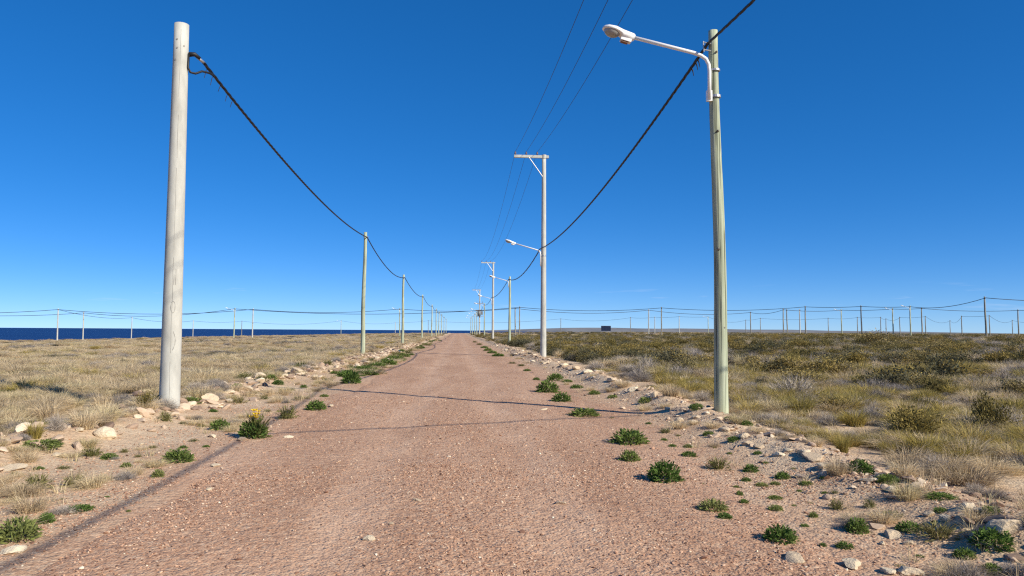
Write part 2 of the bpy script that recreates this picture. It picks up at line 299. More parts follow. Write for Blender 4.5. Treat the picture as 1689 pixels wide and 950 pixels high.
# ---------------------------------------------------------------- measured places (metres)
WEEDS = [
    (2.24, 7.83, 0.4, 0.27, 'g', 'large round leafy green weed on bare gravel right of the road, the biggest there'),
    (2.5, 5.56, 0.27, 0.18, 'g', 'bright green bushy weed casting shadow on gravel at the lower right, standing alone'),
    (2.14, 9.06, 0.28, 0.2, 'g', 'compact dark green weed just left of the large round one on the right gravel'),
    (2.47, 10.39, 0.56, 0.27, 'g', 'wide dark green weed with a few stalks, behind the compact one on the right gravel'),
    (2.4, 13.8, 0.62, 0.2, 'g', "low spreading green weed at the edge of the road beside the pole's shadow line"),
    (2.37, 16.69, 0.48, 0.3, 'g', "dark green weed at the near end of the green strip on the road's right edge"),
    (2.36, 19.16, 0.63, 0.39, 'g', "middle weed of the green strip on the road's right edge"),
    (3.16, 23.74, 0.58, 0.29, 'g', "farthest large weed of the green strip on the road's right edge"),
    (3.34, 20.59, 0.42, 0.14, 'g', ''),
    (3.44, 23.01, 0.34, 0.13, 'g', ''),
    (3.47, 18.63, 0.34, 0.14, 'g', ''),
    (3.7, 17.46, 0.29, 0.12, 'g', ''),
    (4.0, 15.54, 0.33, 0.18, 'g', 'dark green weed growing against the right stone bank, left of the lamp post'),
    (2.56, 24.0, 0.26, 0.12, 'g', ''),
    (4.28, 13.0, 0.3, 0.15, 'g', 'dark green weed left of the foot of the wooden lamp post'),
    (3.06, 8.49, 0.32, 0.2, 'o', 'thin olive weed with sparse upright stalks on the right gravel'),
    (3.18, 10.06, 0.15, 0.07, 'g', ''),
    (2.97, 9.34, 0.22, 0.09, 'g', ''),
    (2.99, 10.16, 0.13, 0.06, 'g', ''),
    (3.38, 8.34, 0.19, 0.11, 'g', ''),
    (3.85, 10.1, 0.2, 0.11, 'g', ''),
    (3.78, 10.94, 0.2, 0.1, 'g', ''),
    (3.13, 7.87, 0.12, 0.06, 'g', ''),
    (3.28, 11.52, 0.24, 0.1, 'o', ''),
    (3.04, 10.76, 0.12, 0.05, 'g', ''),
    (4.51, 11.92, 0.26, 0.09, 'g', 'flat green weed at the right foot of the wooden lamp post'),
    (4.61, 11.53, 0.21, 0.1, 'g', ''),
    (2.3, 6.51, 0.28, 0.13, 'g', 'wide flat green weed in the lower right gravel with a smaller one touching it'),
    (2.3, 6.26, 0.14, 0.07, 'g', 'small weed touching the front of the wide flat one in the lower right gravel'),
    (3.56, 7.91, 0.18, 0.11, 'g', ''),
    (3.19, 7.6, 0.15, 0.06, 'g', ''),
    (3.36, 7.66, 0.13, 0.06, 'g', ''),
    (3.65, 7.54, 0.16, 0.06, 'g', ''),
    (3.07, 6.99, 0.16, 0.06, 'g', ''),
    (2.88, 6.55, 0.15, 0.07, 'g', ''),
    (2.79, 7.2, 0.08, 0.07, 'g', ''),
    (2.69, 6.83, 0.1, 0.06, 'g', ''),
    (3.44, 6.53, 0.16, 0.14, 'o', ''),
    (3.1, 6.3, 0.09, 0.07, 'g', ''),
    (3.32, 6.8, 0.09, 0.03, 'o', ''),
    (3.73, 6.5, 0.13, 0.13, 'o', ''),
    (3.23, 5.79, 0.19, 0.16, 'g', 'upright grassy green weed left of the lower right rock pile'),
    (2.9, 5.4, 0.14, 0.07, 'g', ''),
    (3.72, 6.1, 0.24, 0.09, 'o', ''),
    (3.64, 5.74, 0.22, 0.09, 'g', ''),
    (3.7, 5.42, 0.37, 0.17, 'o', 'large straggly olive weed in front of the rock pile in the lower right corner'),
    (3.87, 5.07, 0.32, 0.17, 'g', 'large leafy green weed at the right edge in front of the grey boulder'),
    (3.61, 5.06, 0.16, 0.09, 'g', 'light green weed with a yellow flower beside it, lower right corner'),
    (3.57, 4.74, 0.14, 0.09, 'g', 'olive green weed at the very bottom right corner'),
    (4.4, 6.43, 0.3, 0.08, 'g', ''),
    (4.16, 5.52, 0.16, 0.08, 'g', ''),
    (4.27, 7.56, 0.27, 0.18, 'g', 'tall dark green weed behind the right stone bank'),
    (4.26, 7.07, 0.24, 0.13, 'g', 'dense green weed just right of the flat pale slab on the right bank'),
    (3.83, 9.24, 0.13, 0.06, 'g', ''),
    (3.64, 7.16, 0.08, 0.04, 'g', ''),
    (4.06, 5.99, 0.13, 0.06, 'g', ''),
    (3.06, 4.96, 0.1, 0.03, 'o', ''),
    (-3.36, 9.19, 0.4, 0.19, 'g', "dense dark green weed on the left shoulder near the cable's shadow"),
    (-3.23, 8.35, 0.14, 0.12, 'g', ''),
    (-3.82, 8.94, 0.14, 0.08, 'g', ''),
    (-4.26, 9.47, 0.21, 0.1, 'g', ''),
    (-4.55, 9.6, 0.3, 0.16, 'o', 'olive and green weed below the rounded cream boulder'),
    (-4.28, 9.95, 0.14, 0.09, 'o', ''),
    (-4.13, 7.64, 0.31, 0.24, 'o', 'taller grassy weed on the left shoulder, left one of a pair'),
    (-3.91, 7.89, 0.29, 0.17, 'o', 'grassy weed on the left shoulder, right one of a pair'),
    (-3.7, 7.96, 0.11, 0.07, 'g', ''),
    (-3.32, 6.82, 0.25, 0.08, 'g', "low wide green weed on the left shoulder near the cable's shadow"),
    (-3.38, 6.43, 0.15, 0.12, 'g', 'bright green weed beside the large one in the lower left corner'),
    (-3.32, 5.88, 0.34, 0.24, 'g', 'largest bright green weed in the lower left corner of the picture'),
    (-3.32, 7.39, 0.07, 0.03, 'g', ''),
    (-4.06, 7.25, 0.08, 0.03, 'g', ''),
    (-3.77, 12.1, 0.33, 0.23, 'g', 'round dark green weed left of the yellow flowering one'),
    (-3.05, 13.51, 0.43, 0.32, 'o', 'olive weed with dry stalks behind the yellow flowering one'),
    (-4.71, 16.32, 0.44, 0.22, 'o', 'broad grey green weed among the pale stones right of the concrete pole'),
    (-5.37, 15.44, 0.39, 0.17, 'g', "dark green weed just right of the concrete pole's foot"),
    (-4.86, 12.76, 0.26, 0.22, 'o', "olive weed at the front of the concrete pole's foot"),
    (-2.8, 14.95, 0.43, 0.26, 'g', 'bright green weed on the left edge of the road near a white stone'),
    (-3.16, 17.96, 0.23, 0.09, 'g', ''),
    (-5.56, 19.22, 0.31, 0.15, 'g', ''),
    (-5.37, 21.84, 0.35, 0.21, 'g', ''),
    (-4.99, 21.07, 0.34, 0.17, 'g', ''),
    (-3.17, 22.41, 0.63, 0.5, 'g', "tall green clump at the left road edge where the pole's shadow ends"),
    (-3.97, 22.93, 0.44, 0.18, 'o', ''),
    (-5.19, 9.92, 0.26, 0.11, 'g', ''),
    (-3.73, 10.87, 0.17, 0.07, 'o', ''),
    (-3.38, 10.35, 0.11, 0.05, 'g', ''),
    (-5.24, 9.65, 0.52, 0.12, 'g', 'wide dark green weed patch left of the cream boulder'),
    (-9.76, 17.17, 0.27, 0.16, 'g', ''),
    (-4.4, 17.33, 0.25, 0.14, 'o', ''),
    (-3.59, 28.84, 0.79, 0.3, 'g', ''),
    (-3.37, 31.5, 0.86, 0.31, 'g', ''),
    (-3.16, 34.11, 0.88, 0.33, 'g', ''),
    (-3.12, 38.3, 0.93, 0.37, 'g', ''),
    (-3.25, 44.18, 0.93, 0.36, 'g', ''),
    (-3.43, 51.13, 0.83, 0.29, 'o', ''),
    (-3.3, 62.59, 0.91, 0.3, 'o', ''),
    (-3.14, 77.34, 1.01, 0.38, 'o', ''),
    (-4.44, 30.75, 0.54, 0.22, 'o', ''),
    (-4.37, 37.49, 0.61, 0.24, 'o', ''),
    (2.37, 58.21, 0.76, 0.29, 'g', ''),
    (2.5, 45.78, 0.82, 0.3, 'g', ''),
    (2.41, 51.94, 0.76, 0.3, 'g', ''),
    (2.43, 67.83, 0.78, 0.28, 'g', ''),
    (2.39, 81.69, 0.8, 0.33, 'o', ''),
    (2.64, 35.89, 0.47, 0.15, 'o', ''),
    (2.77, 29.42, 0.34, 0.12, 'g', ''),
    (2.89, 33.58, 0.44, 0.14, 'o', ''),
    (2.22, 98.1, 0.8, 0.32, 'o', ''),
    (3.45, 7.31, 0.07, 0.04, 'g', ''),
    (3.87, 7.64, 0.09, 0.04, 'g', ''),
    (3.82, 8.23, 0.08, 0.04, 'o', ''),
    (3.69, 8.68, 0.09, 0.04, 'g', ''),
    (3.53, 9.44, 0.09, 0.04, 'g', ''),
    (3.51, 9.94, 0.08, 0.04, 'o', ''),
    (2.59, 7.72, 0.06, 0.03, 'g', ''),
    (2.89, 7.55, 0.08, 0.04, 'g', ''),
    (2.64, 6.41, 0.06, 0.03, 'o', ''),
    (2.88, 6.01, 0.08, 0.04, 'g', ''),
    (2.77, 5.49, 0.06, 0.03, 'g', ''),
    (3.47, 5.95, 0.1, 0.04, 'o', ''),
    (3.33, 5.17, 0.08, 0.03, 'g', ''),
    (3.31, 12.69, 0.13, 0.05, 'g', ''),
    (2.86, 13.6, 0.11, 0.04, 'o', ''),
    (3.38, 11.17, 0.11, 0.05, 'o', ''),
    (3.71, 7.09, 0.11, 0.05, 'o', ''),
    (3.12, 6.73, 0.06, 0.03, 'g', ''),
    (-4.47, 8.84, 0.18, 0.06, 'o', ''),
    (-4.71, 8.78, 0.14, 0.05, 'g', ''),
    (-3.96, 9.59, 0.12, 0.06, 'o', ''),
    (-4.07, 10.31, 0.16, 0.06, 'o', ''),
    (-3.66, 10.28, 0.13, 0.06, 'g', ''),
    (-3.64, 8.31, 0.09, 0.04, 'o', ''),
    (-3.69, 7.31, 0.07, 0.03, 'o', ''),
    (-2.87, 6.81, 0.05, 0.03, 'g', ''),
    (-4.77, 8.44, 0.12, 0.07, 'o', ''),
    (-4.17, 12.49, 0.18, 0.08, 'o', ''),
    (-3.74, 13.72, 0.17, 0.09, 'o', ''),
    (-4.56, 12.77, 0.18, 0.09, 'o', ''),
    (-3.66, 14.66, 0.19, 0.09, 'o', ''),
    (-3.62, 17.17, 0.25, 0.12, 'o', ''),
    (-4.68, 14.65, 0.19, 0.08, 'g', ''),
    (-4.17, 20.52, 0.23, 0.11, 'g', ''),
    (-4.98, 18.74, 0.24, 0.12, 'o', ''),
    (-4.31, 19.71, 0.22, 0.11, 'o', ''),
]
SHRUBS = [
    (7.79, 16.29, 1.51, 0.66, 't', 'large grey leafless twiggy shrub right of the wooden lamp post'),
    (5.49, 13.49, 0.56, 0.38, 'y', "yellow green tuft just right of the lamp post's foot"),
    (6.64, 13.75, 0.72, 0.48, 'y', 'bright yellow green tuft in front of the large grey twiggy shrub'),
    (5.72, 11.92, 0.38, 0.18, 'y', 'low yellow tuft below the bright yellow green one'),
    (5.02, 9.33, 0.28, 0.27, 'y', 'upright yellow green tuft at the back of the right stone bank'),
    (8.39, 10.98, 0.7, 0.58, 'o', 'dark olive brown bush at the right edge of the picture'),
    (6.5, 8.86, 0.72, 0.36, 's', 'pale straw tuft below the dark olive bush at the right edge'),
    (5.4, 7.35, 0.87, 0.24, 's', 'broad low straw mound casting a dark shadow at the right edge'),
    (11.5, 21.28, 0.79, 0.47, 'y', ''),
    (12.04, 19.47, 1.98, 0.69, 'd', 'wide grey green shrub in the middle of the right scrub'),
    (15.65, 22.76, 2.14, 0.87, 'd', 'dark shrub with deep shade in the right scrub'),
    (8.59, 20.21, 0.64, 0.34, 'd', "dark green bush just right of the lamp post's shaft"),
    (19.43, 46.52, 2.34, 0.86, 'd', ''),
    (9.74, 16.46, 0.84, 0.36, 't', ''),
    (7.38, 12.59, 0.64, 0.3, 't', 'pale dead twiggy bush lying between straw tufts on the right'),
    (6.2, 11.95, 0.45, 0.22, 't', ''),
    (5.27, 8.2, 0.66, 0.33, 's', 'tall grey straw tuft right of the stone bank'),
    (5.59, 9.26, 0.3, 0.22, 'y', 'small yellow green tuft left of the tall grey straw tuft'),
    (6.86, 10.45, 0.97, 0.43, 'o', 'broad olive tuft in front of the pale dead twigs'),
    (6.56, 11.71, 0.61, 0.34, 'y', ''),
    (12.24, 17.22, 0.88, 0.44, 'y', ''),
    (12.42, 27.18, 1.37, 0.55, 'o', ''),
    (17.03, 30.31, 1.8, 0.77, 'o', ''),
    (19.51, 38.29, 1.94, 0.71, 'd', ''),
    (23.25, 30.14, 1.81, 0.67, 'd', ''),
    (31.46, 43.54, 2.24, 0.75, 'o', ''),
    (15.07, 34.24, 1.44, 0.52, 'o', ''),
    (5.94, 20.78, 0.86, 0.45, 'y', ''),
    (5.73, 22.71, 0.94, 0.45, 't', ''),
    (5.76, 18.02, 0.9, 0.45, 'y', ''),
    (7.61, 24.44, 1.22, 0.53, 'o', ''),
    (8.0, 31.72, 1.31, 0.47, 'd', ''),
    (7.53, 37.3, 1.54, 0.49, 'o', ''),
    (36.29, 61.6, 4.19, 1.36, 'o', 'rounded olive bush rising highest on the right skyline'),
    (9.39, 13.55, 0.69, 0.32, 'y', ''),
    (8.73, 17.15, 0.58, 0.32, 'y', ''),
    (10.77, 13.45, 0.81, 0.46, 'y', ''),
    (6.74, 8.54, 0.36, 0.22, 's', ''),
    (5.39, 7.8, 0.4, 0.15, 's', ''),
    (14.73, 19.46, 1.0, 0.4, 't', ''),
    (6.97, 17.98, 0.6, 0.3, 's', ''),
    (5.66, 16.8, 0.56, 0.25, 't', ''),
    (4.53, 15.4, 0.57, 0.28, 's', ''),
    (5.62, 29.66, 0.98, 0.39, 't', ''),
    (6.33, 39.48, 0.98, 0.39, 't', ''),
    (4.33, 19.07, 0.57, 0.25, 's', ''),
    (-5.28, 10.85, 0.49, 0.32, 's', 'straw brown grass mound behind the rounded cream boulder'),
    (-6.45, 14.73, 0.49, 0.32, 't', 'grey leafless shrub left of the concrete pole'),
    (-5.36, 13.12, 0.33, 0.29, 'o', "brown olive tuft touching the concrete pole's left side"),
    (-5.44, 9.99, 0.3, 0.25, 'y', 'yellow green grass tuft on the far left above the weeds'),
    (-5.39, 10.4, 0.29, 0.23, 't', 'grey twiggy shrub between the yellow tuft and the straw mound'),
    (-5.49, 9.83, 0.23, 0.08, 't', ''),
    (-9.95, 20.58, 0.29, 0.19, 'y', ''),
    (-10.6, 18.98, 0.65, 0.41, 'y', 'yellow dry grass tuft at the left edge of the field'),
    (-7.3, 21.74, 1.03, 0.62, 's', ''),
    (-6.86, 17.3, 0.49, 0.27, 's', ''),
    (-7.96, 14.76, 0.69, 0.21, 's', ''),
    (-7.52, 13.07, 0.41, 0.24, 's', ''),
    (-5.48, 17.15, 0.46, 0.24, 's', ''),
    (-7.42, 20.7, 0.66, 0.33, 's', ''),
    (-9.41, 20.9, 0.82, 0.3, 's', ''),
    (-7.65, 28.71, 0.92, 0.27, 'd', ''),
    (-7.97, 32.79, 1.31, 0.31, 'd', ''),
    (-4.86, 33.63, 0.81, 0.27, 's', ''),
    (-9.5, 24.87, 1.18, 0.35, 's', ''),
    (-13.84, 26.68, 1.46, 0.42, 's', ''),
    (-15.25, 26.7, 1.25, 0.42, 's', ''),
    (-9.79, 34.7, 1.66, 0.39, 's', ''),
    (-8.1, 39.7, 1.91, 0.38, 's', ''),
    (-12.12, 27.8, 1.31, 0.35, 's', ''),
]
ROCKS = [
    (-4.92, 10.89, 0.34, 0.21, 'r', 'large rounded cream boulder on the left shoulder'),
    (4.03, 5.2, 0.24, 0.14, 'r', 'big grey shaded boulder at the right edge of the picture'),
    (-5.3, 16.31, 0.34, 0.26, 'r', 'pale knobbly rock right of the concrete pole'),
    (-8.63, 27.23, 0.3, 0.22, 'r', ''),
    (-7.9, 26.24, 0.25, 0.17, 'r', ''),
    (-7.39, 25.53, 0.37, 0.22, 'r', ''),
    (-7.01, 25.72, 0.45, 0.25, 'r', ''),
    (-5.61, 21.6, 0.31, 0.17, 'r', ''),
    (-5.57, 23.11, 0.48, 0.17, 'r', ''),
    (-5.34, 23.5, 0.26, 0.15, 'r', ''),
    (-5.44, 25.53, 0.45, 0.29, 'r', 'pointed pale rock on the left stone bank'),
    (-5.33, 19.21, 0.4, 0.17, 'r', ''),
    (-5.3, 19.83, 0.35, 0.16, 'r', ''),
    (-5.43, 18.07, 0.29, 0.13, 'r', ''),
    (-4.66, 24.81, 0.24, 0.16, 'r', ''),
    (-7.43, 33.63, 0.65, 0.22, 'r', ''),
    (-8.73, 20.97, 0.43, 0.15, 'r', ''),
    (-8.12, 19.69, 0.34, 0.12, 'r', ''),
    (-7.25, 18.1, 0.31, 0.14, 'r', ''),
    (-10.34, 19.13, 0.45, 0.09, 'r', ''),
    (-10.36, 18.17, 0.25, 0.08, 'r', ''),
    (-9.71, 16.87, 0.13, 0.07, 'r', ''),
    (-9.32, 16.37, 0.25, 0.06, 'r', ''),
    (-8.8, 15.88, 0.27, 0.06, 'r', ''),
    (-7.82, 13.58, 0.15, 0.11, 'r', ''),
    (-5.22, 10.75, 0.15, 0.07, 'r', ''),
    (-4.95, 8.69, 0.31, 0.07, 'r', 'low pale slab of rock on the far left shoulder'),
    (-4.9, 9.55, 0.12, 0.07, 'r', ''),
    (-3.16, 5.61, 0.15, 0.07, 'r', 'white flat stone in the lower left corner'),
    (-3.59, 11.28, 0.11, 0.06, 'r', ''),
    (-3.08, 10.95, 0.14, 0.07, 'r', 'white stone below the yellow flowering weed'),
    (-2.49, 11.26, 0.14, 0.05, 'r', 'flat white stone on the road just right of the yellow flowering weed'),
    (-4.34, 10.6, 0.08, 0.04, 'r', ''),
    (-2.8, 8.94, 0.1, 0.04, 'r', ''),
    (-2.45, 7.65, 0.07, 0.05, 'r', 'small white angular stone lying alone on the left of the road'),
    (-3.34, 6.78, 0.05, 0.03, 'r', ''),
    (-3.94, 13.07, 0.08, 0.06, 'r', ''),
    (-2.63, 15.79, 0.13, 0.06, 'r', ''),
    (1.72, 14.93, 0.2, 0.05, 'r', ''),
    (-0.66, 5.79, 0.09, 0.05, 'r', 'white stone on the road near the bottom left of centre'),
    (-0.53, 6.22, 0.04, 0.03, 'r', ''),
    (-0.36, 7.03, 0.1, 0.03, 'r', ''),
    (0.96, 6.87, 0.1, 0.03, 'r', ''),
    (2.17, 10.76, 0.08, 0.04, 'r', ''),
    (2.38, 5.12, 0.18, 0.08, 'r', 'flat cream slab in the bottom right gravel'),
    (2.74, 5.0, 0.16, 0.06, 'r', 'pale low stone at the bottom edge right of the flat slab'),
    (2.9, 4.84, 0.11, 0.05, 'r', ''),
    (3.04, 4.8, 0.18, 0.07, 'r', 'cream rock cut by the bottom edge near the right corner'),
    (3.23, 5.49, 0.05, 0.04, 'r', ''),
    (3.42, 5.46, 0.07, 0.05, 'r', ''),
    (3.42, 5.65, 0.16, 0.06, 'r', 'cream stone in front of the upright grassy weed'),
    (4.11, 7.19, 0.17, 0.05, 'r', 'flat pale slab on the right stone bank'),
    (4.15, 6.84, 0.15, 0.08, 'r', ''),
    (4.07, 7.77, 0.14, 0.09, 'r', ''),
    (4.17, 8.43, 0.28, 0.08, 'r', 'long pale slab jutting from the right stone bank'),
    (4.07, 8.01, 0.2, 0.08, 'r', ''),
    (4.17, 8.67, 0.19, 0.09, 'r', ''),
    (3.93, 8.87, 0.16, 0.07, 'r', ''),
    (4.07, 8.94, 0.13, 0.07, 'r', ''),
    (3.96, 9.49, 0.17, 0.07, 'r', ''),
    (3.89, 9.73, 0.16, 0.07, 'r', ''),
    (4.06, 11.08, 0.2, 0.08, 'r', ''),
    (3.99, 10.12, 0.15, 0.09, 'r', ''),
    (3.82, 12.62, 0.15, 0.1, 'r', ''),
    (3.87, 12.12, 0.22, 0.09, 'r', ''),
    (4.09, 12.48, 0.17, 0.08, 'r', ''),
    (4.06, 14.1, 0.14, 0.09, 'r', ''),
    (4.3, 15.99, 0.26, 0.16, 'r', ''),
    (4.22, 17.63, 0.23, 0.15, 'r', ''),
    (4.31, 19.36, 0.26, 0.19, 'r', 'pale upright rock on the right stone bank left of the lamp post'),
    (4.44, 21.13, 0.28, 0.17, 'r', ''),
    (4.38, 24.73, 0.33, 0.16, 'r', ''),
    (4.36, 27.17, 0.31, 0.18, 'r', ''),
    (4.38, 30.47, 0.4, 0.2, 'r', ''),
    (5.44, 28.1, 0.42, 0.19, 'r', ''),
    (4.17, 6.63, 0.11, 0.04, 'r', ''),
    (4.2, 5.87, 0.13, 0.06, 'r', ''),
    (4.1, 5.61, 0.1, 0.06, 'r', ''),
    (3.92, 5.75, 0.1, 0.07, 'r', 'rounded cream rock in the lower right pile'),
    (3.95, 6.0, 0.08, 0.05, 'r', ''),
    (3.85, 5.13, 0.13, 0.07, 'r', ''),
    (6.54, 9.11, 0.17, 0.05, 'r', ''),
    (9.19, 11.41, 0.39, 0.08, 'r', ''),
    (8.33, 12.84, 0.13, 0.07, 'r', ''),
    (-4.02, 27.14, 0.39, 0.17, 'r', ''),
    (-4.83, 30.15, 0.34, 0.17, 'r', ''),
    (-4.16, 31.38, 0.35, 0.18, 'r', ''),
    (-4.27, 35.43, 0.34, 0.17, 'r', ''),
    (-4.36, 40.13, 0.39, 0.19, 'r', ''),
    (-4.61, 27.42, 0.26, 0.13, 'r', ''),
    (3.75, 36.68, 0.3, 0.12, 'r', ''),
    (4.01, 33.69, 0.33, 0.14, 'r', ''),
    (3.74, 48.23, 0.4, 0.16, 'r', ''),
    (3.8, 58.28, 0.38, 0.19, 'r', ''),
]
FAR_POLES = [
    (-129.6, 184.9, 7.4, 'w', 'c2'),
    (-122.9, 157.3, 7.4, 'w', 'c1'),
    (-92.2, 178.2, 7.4, 'c', 'c1'),
    (-98.4, 202.7, 7.4, 'c', 'c2'),
    (-108.2, 254.7, 7.4, 'c', 'c4'),
    (-100.0, 288.3, 7.4, 'c', 'c3'),
    (-54.9, 186.5, 7.4, 'l', 'c2'),
    (-89.5, 314.6, 7.0, 'w', 'c3'),
    (-51.2, 189.2, 7.4, 'c', 'c1'),
    (-56.3, 362.4, 7.2, 'l', 'c3'),
    (-33.1, 394.8, 7.0, 'c', 'c3'),
    (-15.3, 196.6, 7.4, 'l', 'c1'),
    (-16.0, 401.6, 7.2, 'w', 'c3'),
    (14.5, 187.4, 7.4, 'w', 'c1'),
    (15.2, 183.3, 7.6, 'w', 'c2'),
    (48.6, 348.6, 7.2, 'w', 'c3'),
    (73.7, 312.7, 7.2, 'w', 'c3'),
    (52.6, 201.7, 7.3, 'c', 'c1'),
    (79.5, 295.2, 7.2, 'c', 'c3'),
    (50.1, 179.8, 7.4, 'w', 'c2'),
    (85.8, 282.7, 7.2, 'c', 'c3'),
    (97.4, 282.8, 7.2, 'l', 'c3'),
    (129.9, 326.7, 6.8, 'w', 'c3'),
    (87.1, 215.3, 7.2, 'w', 'c1'),
    (130.4, 311.6, 7.2, 'w', 'c3'),
    (82.8, 183.5, 7.2, 'w', 'c1'),
    (86.0, 188.2, 7.2, 'w', '-'),
    (87.5, 184.1, 7.2, 'c', '-'),
    (82.8, 171.4, 7.4, 'w', 'c2'),
    (150.7, 292.0, 7.0, 'w', 'c3'),
    (102.3, 191.1, 7.3, 'l', 'c1'),
    (150.7, 269.9, 7.0, 'w', 'c3'),
    (92.9, 164.6, 7.4, 'w', 'c2'),
    (161.2, 272.2, 7.2, 'w', 'c3'),
    (175.3, 292.2, 7.0, 'w', 'c3'),
    (111.3, 182.4, 7.3, 'l', 'c1'),
    (160.2, 258.2, 7.0, 'w', 'c3'),
    (100.5, 158.1, 7.3, 'l', 'c2'),
    (116.2, 178.0, 7.4, 'w', 'c1'),
    (160.0, 243.1, 7.0, 'w', 'c3'),
    (214.9, 309.5, 6.8, 'w', 'c3'),
    (165.6, 232.7, 7.0, 'w', 'c3'),
    (91.6, 122.5, 7.4, 'w', 'c2'),
    (167.6, 222.5, 7.0, 'w', 'c3'),
    (237.6, 301.8, 7.0, 'w', 'c3'),
    (140.4, 176.3, 7.2, 'w', 'c1'),
    (144.6, 160.9, 7.4, 'w', 'c1'),
    (116.3, 121.8, 7.4, 'w', 'c2'),
    (204.4, 234.9, 7.0, 'w', 'c3'),
]
# ---------------------------------------------------------------- terrain, road, sea, hills
def grow(a, b, step, ratio, lo=None, hi=None):
    core = list(np.arange(a, b+1e-6, step)); up = []; s = step; v = core[-1]
    while hi and v < hi: s *= ratio; v += s; up.append(v)
    dn = []; s = step; v = core[0]
    while lo is not None and v > lo: s *= ratio; v -= s; dn.append(v)
    return np.array(dn[::-1]+core+up)
def sheet(name, xs, ys, zf, mat):
    X, Y = np.meshgrid(xs, ys); Z = zf(X, Y); nx, ny = len(xs), len(ys)
    me = bpy.data.meshes.new(name); nv = nx*ny
    me.vertices.add(nv); me.vertices.foreach_set('co', np.stack([X, Y, Z], -1).astype(np.float32).ravel())
    i = (np.arange(ny-1)[:, None]*nx+np.arange(nx-1)).ravel(); q = np.stack([i, i+1, i+1+nx, i+nx], -1)
    me.loops.add(q.size); me.polygons.add(len(q)); me.loops.foreach_set('vertex_index', q.ravel())
    me.polygons.foreach_set('loop_start', np.arange(len(q))*4); me.update(calc_edges=True); me.validate(); me.shade_smooth()
    me.materials.append(M[mat]); return link(bpy.data.objects.new(name, me))
def land(x, y):
    z = tz(x, y)
    return z-.07*(1-sstep(2.2, 2.9, np.abs(x)+.0*y))*(y < 500)
tag(sheet('terrain', grow(-13, 13, .13, 1.06, -9000, 9000), grow(2.5, 32, .13, 1.045, -120, 12000), land, 'soil'), 'stony semi-desert ground with pale sandy shoulders either side of the road', kind='structure')
def road_z(x, y):
    e = np.abs(x)-(2.85+.5*(vnoise(x*0+y, np.sign(x)*7, 2.5, 21)-.5)+.25*(vnoise(x, y, .5, 22)-.5))
    return tz(x, y)+.004-.10*sstep(-.15, .45, e)+.012*(vnoise(x, y, .4, 23)-.5)-.012*np.exp(-((np.abs(x+.1)-.85)/.28)**2)
tag(sheet('gravel_road', np.arange(-3.5, 3.51, .09), grow(2.5, 25, .12, 1.035, -60, 430), road_z, 'road'), 'straight pinkish brown gravel road running to the horizon', kind='structure')
tag(mesh_obj('sea', [(-60000, -9000, -9), (60000, -9000, -9), (60000, 60000, -9), (-60000, 60000, -9)], [(0, 1, 2, 3)], 'sea'), 'dark blue sea reaching the horizon', kind='structure')
# a low far mesa, about nine kilometres off
prof = [(300, 0), (700, 14), (1000, 26), (1350, 40), (1700, 46), (2050, 47), (2300, 40), (2600, 38), (2950, 44), (3400, 40), (3800, 34), (4400, 36), (5000, 26), (6000, 20), (7000, 8), (8000, 0)]
hv, hf = [], []
for i, (x, h) in enumerate(prof):
    h = h*1.0
    for dy, k in ((0, 0), (250, .55), (520, 1), (2200, .95), (3200, 0)): hv.append((x, 9000+dy+120*math.sin(i*1.7), -11+(h+12)*k))
for i in range(len(prof)-1):
    for j in range(4): hf.append((i*5+j, (i+1)*5+j, (i+1)*5+j+1, i*5+j+1))
tag(mesh_obj('hills', hv, hf, 'hill'), 'low flat-topped hills on the far horizon', kind='structure')

# ---------------------------------------------------------------- poles
def gz(x, y): return float(tz(x, y))
def shaft(h, r0, r1, wob=0., lean=(0, 0), n=14, rings=16, sink=.25, seed=0, groove=False):
    R = np.random.default_rng(seed); mb = MB(); vs = []
    ph = R.uniform(0, 6.28, 4); k = rings+1; gr = R.normal(0, .035, n)
    for i in range(k):
        u = i/rings; z = -sink+u*(h+sink); r = r0+(r1-r0)*u
        cx = wob*(math.sin(2.3*u*3+ph[0])*.6+math.sin(6.5*u+ph[1])*.4)*min(1, u*3)+lean[0]*max(z, 0); cy = wob*math.sin(5*u+ph[2])+lean[1]*max(z, 0)
        for j in range(n):
            a = 2*math.pi*j/n; rr = r*(1+(R.uniform(-.02, .02)+gr[j] if wob else 0)+(.05*math.sin(2*a+ph[3]) if wob else 0)); vs.append((cx+rr*math.cos(a), cy+rr*math.sin(a), z))
    fs = [(i*n+j, i*n+(j+1) % n, (i+1)*n+(j+1) % n, (i+1)*n+j) for i in range(rings) for j in range(n)]
    vs.append((lean[0]*h+(cx-lean[0]*h), cy, h+.012)); fs += [((k-1)*n+j, (k-1)*n+(j+1) % n, k*n) for j in range(n)]
    return mb.add(vs, fs)
def ring(z, r, hgt, c=(0, 0)):
    return MB().tube([(c[0], c[1], z-hgt/2), (c[0], c[1], z+hgt/2)], r, 14)
_lamp = {}
